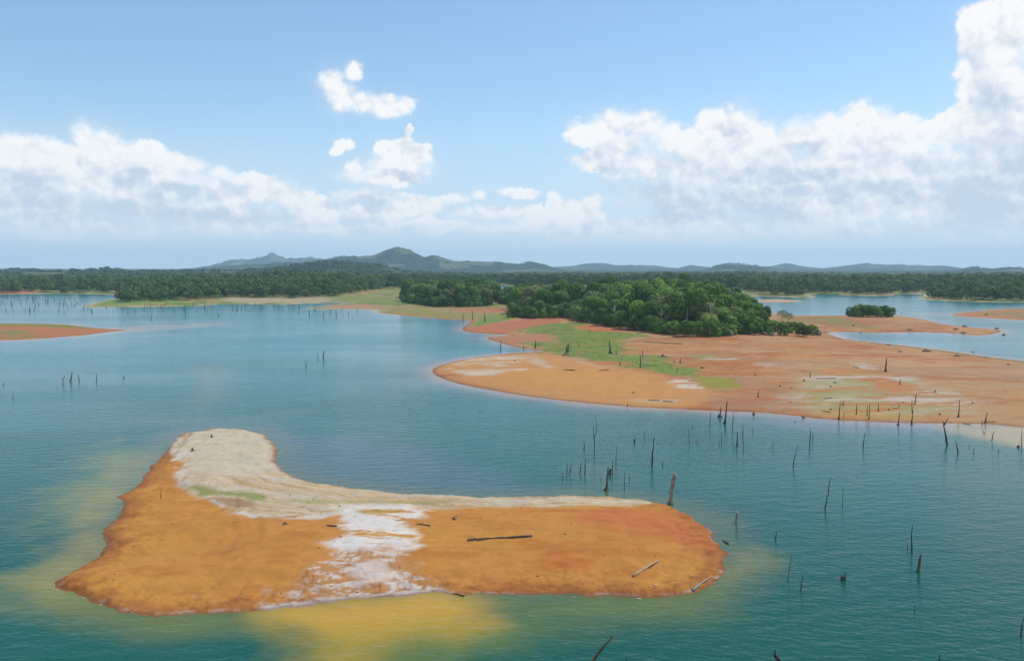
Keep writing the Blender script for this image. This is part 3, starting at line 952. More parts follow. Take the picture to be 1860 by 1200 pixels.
def water_colour(X, Y, sds):
    main, isl, spit, islet, bar = sds
    r = np.hypot(X, Y)
    C = np.empty(X.shape + (3,))
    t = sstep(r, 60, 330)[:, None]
    C[:] = np.array([0.005, 0.066, 0.046]) * (1 - t) + np.array([0.012, 0.150, 0.180]) * t  # bluer base far off makes up for the weakened sky reflection

    def lay(mask, col):
        m_ = np.clip(mask, 0, 1)[..., None]
        C[:] = C * (1 - m_) + np.asarray(col) * m_

    R_ = lambda pts, soft, amp=0, ns=10, seed=1: region(pts, X, Y, soft, amp, ns, seed, ground=False)
    A = lambda *rgb: lin(*rgb, k=0.55)
    lay(sstep(fbm(X / 60, Y / 40, 4, 201), 0.45, 0.7) * 0.35, np.array([0.008, 0.090, 0.066]))
    # silt in the shallows of the peninsula
    d = -main + (fbm(X / 25, Y / 18, 4, 202) - 0.5) * 10
    near = (1 - sstep(d, 0, 16)) * (1 - sstep(r, 420, 700))
    lay(near * 0.45, A(140, 142, 146))
    lay((1 - sstep(-main + (fbm(X / 12, Y / 9, 3, 203) - 0.5) * 4, 0.0, 6.5)) * (1 - sstep(r, 520, 800)) * 0.65, A(206, 168, 148))
    lay((1 - sstep(-np.maximum(islet, bar), 0, 14)) * 0.6, A(190, 165, 148))
    lay((1 - sstep(-spit + (fbm(X / 14, Y / 9, 3, 213) - 0.5) * 8, 0, 12)) * 0.7, A(200, 165, 145))
    lay(R_([(190,596),(260,590),(330,589),(400,586),(420,590),(330,596),(250,604),(150,608)], 5, 5, 16, 60) * 0.6, A(196, 176, 162))
    lay(R_([(1640,566),(1720,570),(1700,574),(1600,566)], 5, 3, 14, 61) * 0.5, A(190, 175, 160))
    # around the near island
    lay(R_([(480,800),(540,790),(700,800),(860,840),(980,890),(980,902),(800,900),(600,885),(510,860),(495,830)], 7, 6, 14, 62) * 0.55, A(98, 118, 138))
    di = -isl + (fbm(X / 8, Y / 6, 4, 204) - 0.5) * 4
    lay((1 - sstep(di, 0, 6)) * 0.40, A(140, 132, 86))
    lay(R_([(310,780),(500,770),(520,800),(440,772),(330,778),(270,840),(225,880),(240,840)], 4, 3, 9, 63) * 0.45, A(130, 122, 128))
    left = R_([(165,815),(230,790),(268,835),(262,868),(222,892),(212,930),(188,965),(186,1005),(100,1062),(150,1090),(90,1085),(20,1060),(5,1025),(60,985),
               (100,930),(140,890),(150,850)], 6, 8, 14, 64)
    lay(left * 0.78 * sstep(fbm(X / 11, Y / 11, 4, 205), 0.12, 0.42), A(160, 158, 80))
    lay(R_([(100,1062),(185,1003),(190,960),(225,890),(200,890),(150,960),(120,1010),(60,1050)], 3, 4, 8, 65) * 0.45, A(190, 165, 80))
    front = R_([(60,1060),(255,1118),(470,1108),(800,1076),(1100,1086),(1290,1065),(1325,1020),(1365,1012),(1345,1055),(1260,1108),(1100,1140),(900,1160),
                (760,1190),(560,1215),(500,1140),(250,1150),(110,1110)], 4, 4, 8, 66)
    lay(front * 0.60 * sstep(fbm(X / 12, Y / 7, 4, 206), 0.15, 0.5), A(122, 134, 50))
    lay(R_([(540,1140),(900,1105),(1010,1130),(930,1190),(760,1240),(570,1240)], 3, 3, 6, 76) * 0.5, A(136, 146, 52))
    plume = R_([(480,1108),(640,1092),(805,1076),(866,1088),(886,1108),(868,1134),(800,1158),(730,1178),(670,1205),(640,1240),(570,1240),(556,1190),(528,1152),(500,1128)], 3.0, 2.8, 6, 67)
    lay(plume * 0.88, A(214, 170, 46))
    core = R_([(510,1106),(640,1094),(800,1080),(830,1096),(780,1118),(660,1130),(570,1132)], 2.5, 2, 5, 68)
    lay(core * 0.6, A(222, 172, 60))
    lay(R_([(570,1160),(700,1150),(830,1140),(700,1175),(650,1215),(570,1215)], 2.5, 2, 5, 69) * 0.4, A(150, 150, 60))
    lay(R_([(1330,1010),(1400,995),(1400,1020),(1340,1050),(1310,1058)], 2.0, 2.5, 4, 70) * 0.25, A(176, 160, 70))
    # drifting silt farther out
    lay(R_([(355,665),(395,668),(405,700),(385,735),(350,750),(370,715)], 6, 7, 22, 71) * 0.4, A(160, 160, 116))
    lay(R_([(230,770),(330,752),(440,765),(560,740),(430,775),(300,775)], 5, 6, 14, 72) * 0.35, A(140, 150, 120))
    lay(R_([(1700,772),(1860,778),(2000,790),(2000,830),(1860,810),(1780,795),(1720,785)], 2.5, 3, 8, 73) * 0.75, A(200, 176, 118))
    lay(R_([(1400,755),(1760,772),(1700,790),(1440,780)], 4, 4, 10, 74) * 0.35, A(128, 134, 160))
    lay(R_([(1040,850),(1120,850),(1130,890),(1050,890)], 4, 4, 9, 75) * 0.3, A(140, 150, 120))
    return C


bed = np.max(np.stack([d[WF].max(1) for d in WS]), axis=0) < 1.5
bi = np.unique(WF[bed])
lut = np.full(len(WX), -1, dtype=np.int64)
lut[bi] = np.arange(len(bi))
bedo = link('lake_bed', mesh_np('lake_bed', np.stack([WX[bi], WY[bi], np.minimum(wz[bi], -0.05) - 0.05], axis=1), lut[WF[bed]], SOIL, True,
            {'soil': ('FLOAT_COLOR', 'POINT', np.tile(np.array([0.20, 0.14, 0.08, 1.0]), (len(bi), 1)))}))
tag(bedo, 'lake bed under the turbid water', None, None, 'structure')
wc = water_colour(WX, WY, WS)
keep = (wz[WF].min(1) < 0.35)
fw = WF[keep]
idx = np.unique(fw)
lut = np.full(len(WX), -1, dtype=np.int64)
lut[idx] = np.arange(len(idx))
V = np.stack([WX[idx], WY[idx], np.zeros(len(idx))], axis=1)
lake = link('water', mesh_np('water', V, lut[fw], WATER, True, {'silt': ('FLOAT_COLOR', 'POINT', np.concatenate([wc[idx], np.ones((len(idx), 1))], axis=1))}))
tag(lake, 'wide blue green lake with yellow silt plumes round the near island', None, None, 'structure')

# ------------------------------------------------------------------ haze
hz_bottom, hz_top, hz_half = -3.2, float(GZ.max()) + 30.0, EDGE + 60
hv = np.array([(sx * hz_half, sy * hz_half, z) for z in (hz_bottom, hz_top) for sy in (-1, 1) for sx in (-1, 1)], dtype=f32)
hf = np.array([(0, 2, 3, 1), (4, 5, 7, 6), (0, 1, 5, 4), (2, 6, 7, 3), (0, 4, 6, 2), (1, 3, 7, 5)])
hm, hb, hout = material('air')
pv = hb.n('ShaderNodeVolumePrincipled')
pv.inputs['Color'].default_value = (0.50, 0.76, 1.0, 1)
pv.inputs['Density'].default_value = 1.0e-4
pv.inputs['Anisotropy'].default_value = 0.0
hm.node_tree.links.new(pv.outputs[0], hout.inputs['Volume'])
haze = link('haze', mesh_np('haze', hv, hf, hm, False))
tag(haze, 'pale blue haze over the lake and hills', None, None, 'stuff')

# ------------------------------------------------------------------ trees
rng = np.random.default_rng(11)


def crown_arrays(seed, n, rad, hgt, lobes, leaf, base=0.25, flat=0.5, spread=0.62):
    """leaf clumps over the lobes of one crown; returns quads, per-face tint"""
    g = np.random.default_rng(seed)
    cs, rs = [], []
    for i in range(lobes):
        a = g.uniform(0, 2 * math.pi)
        q = math.sqrt(g.uniform(0, 1)) * spread
        zz = base + (1 - base) * g.uniform(0.15, 0.80) * (1 - flat * q * q)
        cs.append((rad * q * math.cos(a), rad * q * math.sin(a), hgt * zz))
        rs.append(rad * g.uniform(0.32, 0.58) * (1 if lobes < 11 else 0.85))
    cs, rs = np.array(cs), np.array(rs)
    zcap = hgt
    pick = g.choice(lobes, n * 2, p=rs ** 2 / (rs ** 2).sum())
    d = g.normal(size=(n * 2, 3))
    d /= np.linalg.norm(d, axis=1)[:, None]
    d[:, 2] = np.where(d[:, 2] < -0.55, -d[:, 2], d[:, 2])
    rr = rs[pick] * g.uniform(0.80, 1.08, n * 2)
    sq = np.array([1, 1, 0.82])
    pos = cs[pick] + d * rr[:, None] * sq
    dist = np.linalg.norm((pos[:, None, :] - cs[None]) / sq, axis=2) / rs[None]
    dist[np.arange(n * 2), pick] = 9
    ok = (dist.min(1) > 0.72) & (pos[:, 2] < zcap * 1.05) & (pos[:, 2] > 0.2)
    pos, d, pick = pos[ok][:n], d[ok][:n], pick[ok][:n]
    m = len(pos)
    nrm = d + g.normal(size=(m, 3)) * 0.36 + np.array([0, 0, 0.22])
    nrm /= np.linalg.norm(nrm, axis=1)[:, None]
    t = np.cross(nrm, g.normal(size=(m, 3)))
    t /= np.linalg.norm(t, axis=1)[:, None]
    b = np.cross(nrm, t)
    s = leaf * g.uniform(0.6, 1.35, m)
    a1, a2 = (s * g.uniform(0.7, 1.2, m))[:, None] * 0.5, (s * g.uniform(0.6, 1.0, m))[:, None] * 0.5
    V = np.stack([pos - t * a1 - b * a2 * 0.6, pos + t * a1 * 0.5 - b * a2, pos + t * a1 + b * a2 * 0.5, pos - t * a1 * 0.4 + b * a2], axis=1)
    lobe_t = g.uniform(0, 1, lobes)
    tint = np.clip(0.55 * lobe_t[pick] + 0.45 * g.uniform(0, 1, m), 0, 1)
    return V, tint


def crown_mesh(name, mat, *a, **k):
    V, tint = crown_arrays(*a, **k)
    m = len(V)
    return mesh_np(name, V.reshape(-1, 3), np.arange(m * 4).reshape(m, 4), mat, False, {'tint': ('FLOAT', 'FACE', tint)})


def tube(pts, rads, sides=7, jit=0.0, seed=0, cap=True):
    """tapered tube along a polyline -> vertices, quads/tris as lists"""
    g = random.Random(seed)
    pts = [Vector(p) for p in pts]
    vs, fs = [], []
    for i, p in enumerate(pts):
        d = (pts[min(i + 1, len(pts) - 1)] - pts[max(i - 1, 0)]).normalized()
        ref = Vector((1, 0, 0)) if abs(d.x) < 0.8 else Vector((0, 1, 0))
        u = d.cross(ref).normalized()
        w = d.cross(u)
        for k in range(sides):
            a = 2 * math.pi * k / sides
            rr = rads[i] * (1 + jit * g.uniform(-1, 1))
            vs.append(p + (u * math.cos(a) + w * math.sin(a)) * rr)
    for i in range(len(pts) - 1):
        for k in range(sides):
            k2 = (k + 1) % sides
            fs.append((i * sides + k, i * sides + k2, (i + 1) * sides + k2, (i + 1) * sides + k))
    if cap:
        fs.append(tuple(range(sides))[::-1])
        fs.append(tuple((len(pts) - 1) * sides + k for k in range(sides)))
    return vs, fs


def tubes_mesh(name, parts, mat, smooth=True):
    V, F = [], []
    for vs, fs in parts:
        o = len(V)
        V += vs
        F += [tuple(i + o for i in f) for f in fs]
    me = bpy.data.meshes.new(name)
    me.from_pydata([tuple(v) for v in V], [], F)
    me.polygons.foreach_set('use_smooth', [smooth] * len(me.polygons))
    me.materials.append(mat)
    return me


def trunk_mesh(seed, h, r, mat, spread):
    g = random.Random(seed)
    top = h * 0.62
    pts = [(0, 0, -0.6), (0, 0, 0.0), (g.uniform(-.2, .2), g.uniform(-.2, .2), top * 0.5), (g.uniform(-.5, .5), g.uniform(-.5, .5), top)]
    parts = [tube(pts, [r * 1.5, r * 1.25, r * 0.9, r * 0.5], 7, 0.08, seed)]
    for i in range(4):
        a = g.uniform(0, 6.28)
        z0 = top * g.uniform(0.45, 0.85)
        e = (math.cos(a) * spread * 0.6, math.sin(a) * spread * 0.6, z0 + h * 0.28)
        mid = (e[0] * 0.45, e[1] * 0.45, z0 + h * 0.12)
        parts.append(tube([(0, 0, z0), mid, e], [r * 0.5, r * 0.35, r * 0.15], 5, 0.05, seed + i))
    return tubes_mesh('trunk', parts, mat)


KINDS = {}


def add_kind(key, leafmat, variants, n, rad, hgt, lobes, leaf, base, bark=BARK, tr=0.24, **kw):
    L = []
    for i in range(variants):
        L.append((crown_mesh('crown', LEAF[leafmat], abs(hash_name(key)) + i * 7, n, rad, hgt, lobes, leaf, base, **kw),
                  trunk_mesh(hash_name(key) + i, hgt, tr, bark, rad), rad, hgt))
    KINDS[key] = L


def hash_name(s):
    h = 0
    for ch in s:
        h = (h * 131 + ord(ch)) % 100003
    return h


add_kind('dark', 'dark', 3, 2600, 5.6, 13.0, 9, 0.62, 0.04)
add_kind('mid', 'mid', 3, 2400, 5.2, 12.0, 8, 0.60, 0.04)
add_kind('bright', 'bright', 2, 2400, 5.0, 11.5, 8, 0.66, 0.04)
add_kind('olive', 'olive', 2, 1900, 4.8, 12.0, 8, 0.55, 0.04, bark=PALEBARK)
add_kind('bush', 'mid', 2, 1300, 3.6, 5.2, 9, 0.50, 0.02, tr=0.15)
add_kind('darkbush', 'dark', 2, 1500, 3.9, 6.0, 10, 0.52, 0.02, tr=0.15)
add_kind('silver', 'silver', 2, 900, 2.2, 2.6, 8, 0.36, 0.02, tr=0.08)


def plant(kind, var, x, y, s, rz, name, label, cat, group, sz=1.0):
    cm, tm, rad, hgt = KINDS[kind][var % len(KINDS[kind])]
    z = max(zat(x, y), 0.0)
    root = empty(name, (x, y, z), rz)
    root.scale = (s, s, s * sz)
    link('trunk', tm, root)
    link('crown', cm, root)
    tag(root, label, cat, group)
    return root


def scatter(poly, spacing, seed):
    """jittered points in a ground polygon, kept apart"""
    g = np.random.default_rng(seed)
    lo, hi = poly.min(0), poly.max(0)
    xs = np.arange(lo[0], hi[0] + spacing, spacing)
    ys = np.arange(lo[1], hi[1] + spacing, spacing * 0.87)
    out = []
    for j, y in enumerate(ys):
        for x in xs:
            out.append((x + (j % 2) * spacing / 2 + g.uniform(-.32, .32) * spacing, y + g.uniform(-.32, .32) * spacing))
    P_ = np.array(out)
    d = signed_dist(P_[:, 0], P_[:, 1], poly)
    return P_[d > 0], d[d > 0]


ORD = ['', 'second', 'third', 'fourth', 'fifth', 'sixth', 'seventh', 'eighth', 'ninth', 'tenth', 'eleventh', 'twelfth', 'thirteenth', 'fourteenth',
       'fifteenth', 'sixteenth', 'seventeenth', 'eighteenth', 'nineteenth', 'twentieth']
LOOK = {'dark': 'dark green domed tree', 'mid': 'mid green round tree', 'bright': 'bright yellow green tree',
        'olive': 'dull olive pale barked tree', 'bush': 'mid green low bush', 'darkbush': 'dark low dense bush'}


SHORT = {'dark': 'dark domed tree', 'mid': 'round green tree', 'bright': 'yellow green tree', 'olive': 'dull olive tree', 'bush': 'green bush', 'darkbush': 'dark bush'}


def grove(front, back, spacing, seed, weights, size, where, group, front_name):
    """trees of one wood; front row named one by one"""
    w = on_ground(front + back)[:, :2]
    poly = w
    pts, d = scatter(poly, spacing, seed)
    g = np.random.default_rng(seed + 1)
    fpoly = on_ground(front)[:, :2]
    dd = np.full(len(pts), 1e9)
    for i in range(len(fpoly) - 1):
        a, b = fpoly[i], fpoly[i + 1]
        t = np.clip(((pts - a) @ (b - a)) / ((b - a) @ (b - a)), 0, 1)
        dd = np.minimum(dd, np.linalg.norm(pts - (a + t[:, None] * (b - a)), axis=1))
    keys = list(weights)
    pr = np.array([weights[k_] for k_ in keys], dtype=f32)
    kinds = [keys[i] for i in g.choice(len(keys), len(pts), p=pr / pr.sum())]
    items = []
    for i, (x, y) in enumerate(pts):
        fr_ = dd[i] < spacing * 0.75
        s = size * g.uniform(0.78, 1.18) * (0.80 if fr_ else 1.0)
        s *= float(np.interp(CX + FPX * x / y, [1285, 1390], [1.0, 0.55]))      # the wood dwindles towards its end
        items.append([x, y, kinds[i], s, fr_])
    frow = sorted([it for it in items if it[4]], key=lambda it: it[0] / it[1])
    # undergrowth closing the front
    seg = np.linalg.norm(np.diff(fpoly, axis=0), axis=1)
    cum = np.concatenate([[0], np.cumsum(seg)])
    for s_ in np.arange(1.5, cum[-1], 5.2):
        x = np.interp(s_, cum, fpoly[:, 0]) + g.uniform(-.8, .8)
        y = np.interp(s_, cum, fpoly[:, 1]) + g.uniform(-0.5, 3.2)
        frow.append([x, y, 'bush' if g.uniform() < 0.5 else 'darkbush', g.uniform(0.75, 1.3), True])
        items.append(frow[-1])
    frow.sort(key=lambda it: it[0] / it[1])
    seen = {}
    for it in frow:
        seen.setdefault(it[2], []).append(it)
    lab = {}
    for kd, lst in seen.items():
        for n_, it in enumerate(lst):
            if len(lst) == 1:
                lab[id(it)] = f'only {LOOK[kd]} {front_name}'
            elif n_ == 0:
                lab[id(it)] = f'leftmost {LOOK[kd]} {front_name}'
            elif n_ == len(lst) - 1:
                lab[id(it)] = f'rightmost {LOOK[kd]} {front_name}'
            else:
                o_ = ORD[n_] if n_ < len(ORD) else f'{n_ + 1}th'
                lab[id(it)] = f'{o_} {LOOK[kd]} from the left {front_name}'
    tally, info = {}, {}
    for it in items:
        if it[4]:
            info[id(it)] = ('', '')
            tally.setdefault((it[2], '', ''), []).append(it)
            continue
        azs = [q[0] / q[1] for q in items]
        t_ = (it[0] / it[1] - min(azs)) / (max(azs) - min(azs) + 1e-9)
        part_ = ['left end', 'left half', 'middle', 'right half', 'right end'][min(int(t_ * 5), 4)]
        ys_ = [q[1] for q in items]
        back_ = 'back rows' if it[1] > 0.5 * (min(ys_) + max(ys_)) else 'front rows'
        it_key = (it[2], back_, part_)
        tally.setdefault(it_key, []).append(it)
        info[id(it)] = (back_, part_)
    for it in items:
        back_, part_ = info[id(it)]
        row_ = sorted(tally[(it[2], back_, part_)], key=lambda q: q[0] / q[1])
        n_ = [id(q) for q in row_].index(id(it))
        o_ = '' if len(row_) == 1 else ('leftmost ' if n_ == 0 else (ORD[n_] if n_ < len(ORD) else f'{n_ + 1}th') + ' ')
        fl_ = ' from the left' if n_ else ''
        label = lab.get(id(it), f'{o_}{SHORT[it[2]]}{fl_} in {back_} of {where}, {part_}')
        b_ = 'bush' in it[2]
        plant(it[2], int(g.integers(0, 9)), it[0], it[1], it[3], g.uniform(0, 6.28), 'bush' if b_ else 'tree', label, 'bush' if b_ else 'tree',
              group.replace('trees', 'bushes') if b_ else group, g.uniform(0.88, 1.15))
    return len(items)


n_tree = 0
# main wood of the peninsula
n_tree += grove([(930,575),(975,579),(1030,577),(1075,586),(1120,595),(1165,601),(1200,606),(1240,611),(1290,612),(1340,607),(1380,604)],
                [(1398,588),(1385,572),(1362,561),(1330,550),(1250,549),(1150,549),(1050,549),(985,551),(945,556)], 12.2, 301,
                {'dark': 4, 'mid': 4.5, 'bright': 2, 'olive': 1.5}, 1.24, 'the main wood', 'trees of the main wood on the peninsula',
                'along the front of the main wood')
# wood west of it
n_tree += grove([(733,549),(765,553),(800,557),(850,557),(895,556)], [(897,543),(860,538),(800,537),(742,538)], 12.4, 302,
                {'dark': 4, 'mid': 4, 'olive': 2}, 1.22, 'the rounded wood', 'trees of the rounded wood on the green shore',
                'along the front of the rounded wood')
# link between the two
n_tree += grove([(905,551),(925,553),(945,556)], [(945,545),(905,543)], 11, 303, {'mid': 4, 'dark': 3}, 0.85, 'the middle wood',
                'trees between the two woods', 'of the small middle wood')
# undergrowth and bushes along the front of the main wood
EDGEB = [(1372,608,'darkbush',.9),(1398,608,'bush',1.0),(1412,603,'bush',.95),(1425,609,'bush',.9),
         (1434,604,'darkbush',.75),(1458,611,'darkbush',.95),(1474,608,'bush',.8),(1444,598,'bush',.6)]
cnt = {}
for px_, py_, kd, s in EDGEB:
    x, y, z = on_ground([(px_, py_)])[0]
    cnt[kd] = cnt.get(kd, 0) + 1
    look = 'mid green bush' if kd == 'bush' else 'dark rounded bush'
    o_ = 'leftmost' if cnt[kd] == 1 else ORD[cnt[kd] - 1]
    plant(kd, cnt[kd], x, y, s, px_ * 1.7, 'bush', f'{o_} {look} {"" if cnt[kd] == 1 else "from the left "}at the bay end of the main wood', 'bush', 'bushes at the bay end of the main wood')
for i, (px_, py_, s, lb) in enumerate([(1322,610,1.0,'pale silvery shrub at the foot of the main wood in its middle front'),(1334,608,.8,'smaller pale silvery shrub leaning against the larger one at the wood front'),
                                       (1486,609,.85,'grey silvery shrub at the very end of the bushes by the bay'),(1402,610,.55,'little grey shrub among the green bushes at the wood end')]):
    x, y, z = on_ground([(px_, py_)])[0]
    plant('silver', i, x, y, s, i, 'shrub', lb, 'shrub', 'silvery shrubs')
# clump on the bush spit
BUSHES = [(1546,574.6,.85,'darkbush'),(1556,575.6,1.0,'bush'),(1568,575.6,1.1,'darkbush'),(1580,575.6,1.1,'darkbush'),(1592,575.6,1.0,'bush'),(1603,575.6,1.0,'darkbush'),(1614,575.6,.9,'darkbush'),
          (1562,573.6,1.15,'darkbush'),(1586,573.6,1.1,'bush'),(1604,573.6,1.05,'darkbush')]
for i, (px_, py_, s, kd) in enumerate(BUSHES):
    x, y, z = on_ground([(px_, py_)])[0]
    if i < 7:
        lb = f'{"leftmost" if i == 0 else ORD[i] + " from the left"} bush in front of the lone clump on the spit'
    else:
        lb = f'{["leftmost", "middle", "rightmost"][i - 7]} bush in the back row of the lone clump on the spit'
    plant(kd, i, x, y, s, i * 2.1, 'bush', lb, 'bush', 'bushes of the lone clump on the spit')
print('individual trees', n_tree)
# small feathery trees over the spit behind the bushes
for px_, py_, h_, lb in ((1420,598,7.5,'thin feathery tree rising behind the end bushes'), (1432,597,6.0,'shorter bare feathery sapling behind the end bushes')):
    x, y, z = on_ground([(px_, py_)])[0]
    t = empty('sapling', (x, y, z))
    link('trunk', tubes_mesh('trunk', [tube([(0, 0, -.3), (.1, 0, h_ * .5), (0, .1, h_ * .85)], [.12, .09, .05], 6, .1, 3)] +
         [tube([(0, 0, h_ * .6), (math.cos(a) * 1.6, math.sin(a) * 1.6, h_ * .9)], [.05, .02], 4, .1, 3) for a in (0, 1.3, 2.6, 3.9, 5.1)], PALEBARK), t)
    link('crown', crown_mesh('crown', LEAF['olive'], int(px_), 260, 2.4, h_ * 1.02, 7, 0.4, 0.72), t)
    tag(t, lb, 'sapling')
# pale leafless dead trees at the wood's edge
for px_, py_, h_, lb in ((1117,592,9.5,'grey leafless dead tree at the wood front, branching low'), (1288,612,11.5,'tall pale barked bare tree before the main wood'),
                         (1202,604,9.0,'slim pale dead tree before the darkest part of the wood')):
    x, y, z = on_ground([(px_, py_)])[0]
    t = empty('bare_tree', (x, y - 0.6, max(zat(x, y - 0.6), 0)))
    g = random.Random(int(px_))
    link('trunk', tubes_mesh('trunk', [tube([(0, 0, -.4), (g.uniform(-.3, .3), 0, h_ * .5), (g.uniform(-.6, .6), 0, h_)], [.15, .11, .03], 7, .12, 5)], PALEBARK), t)
    for k_ in range(9):
        a, z0 = g.uniform(0, 6.28), h_ * g.uniform(0.25, 0.85)
        L_ = g.uniform(1.4, 3.2) * (1.2 - z0 / h_)  + .5
        e = (math.cos(a) * L_, math.sin(a) * L_, z0 + L_ * .8)
        link('branch', tubes_mesh('branch', [tube([(0, 0, z0), (e[0] * .5, e[1] * .5, z0 + L_ * .3), e], [.09, .06, .02], 5, .1, k_)], PALEBARK), t)
    tag(t, lb, 'dead tree')

# ------------------------------------------------------------------ far forests (nobody could count these)
FRONT = [(-400,529),(0,528),(70,526),(200,526),(214,531),(224,541),(262,540),(290,541),(350,539.5),(420,537),(480,538),(540,539),(600,537),(640,533),(684,527),
         (730,524),(885,516),(930,516),(1000,520),(1100,521),(1200,522),(1300,525),(1340,525),(1400,531),(1462,532),(1480,529),(1530,530),(1620,530),(1672,529),
         (1690,539),(1740,540),(1800,539),(1860,536),(2100,538)]
fx, fy = zip(*FRONT)


def far_forest():
    g = np.random.default_rng(77)
    kk = 0.0112
    rows = []
    r = 640.0
    while r < 5200:
        da = kk
        a = np.arange(-R(34), R(34), da)
        a = a + g.uniform(-.5, .5, len(a)) * da
        rr = r * (1 + g.uniform(-.5, .5, len(a)) * kk * 0.9)
        rows.append(np.stack([a, rr], axis=1))
        r *= (1 + kk)
    P_ = np.concatenate(rows)
    X, Y = P_[:, 1] * np.sin(P_[:, 0]), P_[:, 1] * np.cos(P_[:, 0])
    z, sds = height(X, Y)
    px = CX + FPX * X / Y
    r_front = FPX * (CAM_H - 2.2) / (np.interp(px, fx, fy) - HORIZON)
    wob = (fbm(X / 60, Y / 60, 3, 301) - 0.5) * 30
    ok = (P_[:, 1] > r_front + wob * 0.4) & (sds[0] > 9)
    clear = fbm(X / 140, Y / 140, 4, 131)
    ok &= ~((clear > 0.62) & (P_[:, 1] > 1150))
    ok &= ~((P_[:, 1] > 2350) & ((z < 16) | (P_[:, 1] > 5000) | ((P_[:, 1] > 3300) & (g.uniform(0, 1, len(P_)) < 0.3))))
    return X[ok], Y[ok], z[ok], P_[ok, 1], px[ok]


TX, TY, TZ, TR, TPX = far_forest()
print('far trees', len(TX))


def crowns_joined(name, sel, variants, label, zs=1.0, grow=1.0):
    g = np.random.default_rng(len(sel))
    VV, TT = [], []
    which = g.integers(0, len(variants), len(sel))
    for vi, (V, tint) in enumerate(variants):
        s_ = sel[which == vi]
        if not len(s_):
            continue
        n = len(s_)
        a = g.uniform(0, 2 * math.pi, n)
        sc = g.uniform(0.62, 1.28, n) * grow * np.where(TR[s_] > 3000, 0.9, np.clip(TR[s_] / 1000, 0.85, 1.2))
        hz = g.uniform(0.80, 1.2, n) * zs * 0.80 / np.clip(TR[s_] / 1000, 0.9, 2.2)
        ca, sa = np.cos(a)[:, None, None], np.sin(a)[:, None, None]
        X = (V[None, :, :, 0] * ca - V[None, :, :, 1] * sa) * sc[:, None, None] + TX[s_][:, None, None]
        Y = (V[None, :, :, 0] * sa + V[None, :, :, 1] * ca) * sc[:, None, None] + TY[s_][:, None, None]
        Z = V[None, :, :, 2] * (sc * hz)[:, None, None] + TZ[s_][:, None, None]
        VV.append(np.stack([X, Y, Z], axis=-1).reshape(-1, 3))
        hue = np.clip(g.normal(0.5, 0.3, n), 0, 1)
        TT.append(np.clip(0.5 * tint[None, :] + hue[:, None] * 0.75, 0, 1.3).ravel())
    V = np.concatenate(VV)
    T = np.concatenate(TT)
    m = len(T)
    o = link(name, mesh_np(name, V, np.arange(m * 4).reshape(m, 4), LEAF['far'], False, {'tint': ('FLOAT', 'FACE', T)}))
    tag(o, label, 'forest', None, 'stuff')
    return m


near_v = [crown_arrays(900 + i, 230, 6.0, 15.0, 10, 1.55, 0.06) for i in range(6)]
far_v = [crown_arrays(950 + i, 40, 7.0, 15.0, 6, 4.2, 0.05) for i in range(6)]
nf = 0
bands = [(-5000, 700, 'forest', 'dense dark forest behind the drowned poles of the left bay'), (700, 1335, 'forest', 'forest belt behind the two peninsula woods, below the rounded hill'),
         (1335, 9000, 'forest', 'long forest belt beyond the far bay behind the lone bush clump')]
for x0, x1, nm, lb in bands:
    s_ = np.where((TPX >= x0) & (TPX < x1) & (TR < 1350))[0]
    if len(s_):
        nf += crowns_joined(nm, s_, near_v, lb)
s_ = np.where(TR >= 1350)[0]
nf += crowns_joined('hill_forest', s_, far_v, 'hazy forest over the plain and lower hill slopes')
print('far quads', nf)

# ------------------------------------------------------------------ drowned trunks
MATS = {'d': DEAD, 'b': BROWN, 'g': GREYWOOD, 's': STRAW}


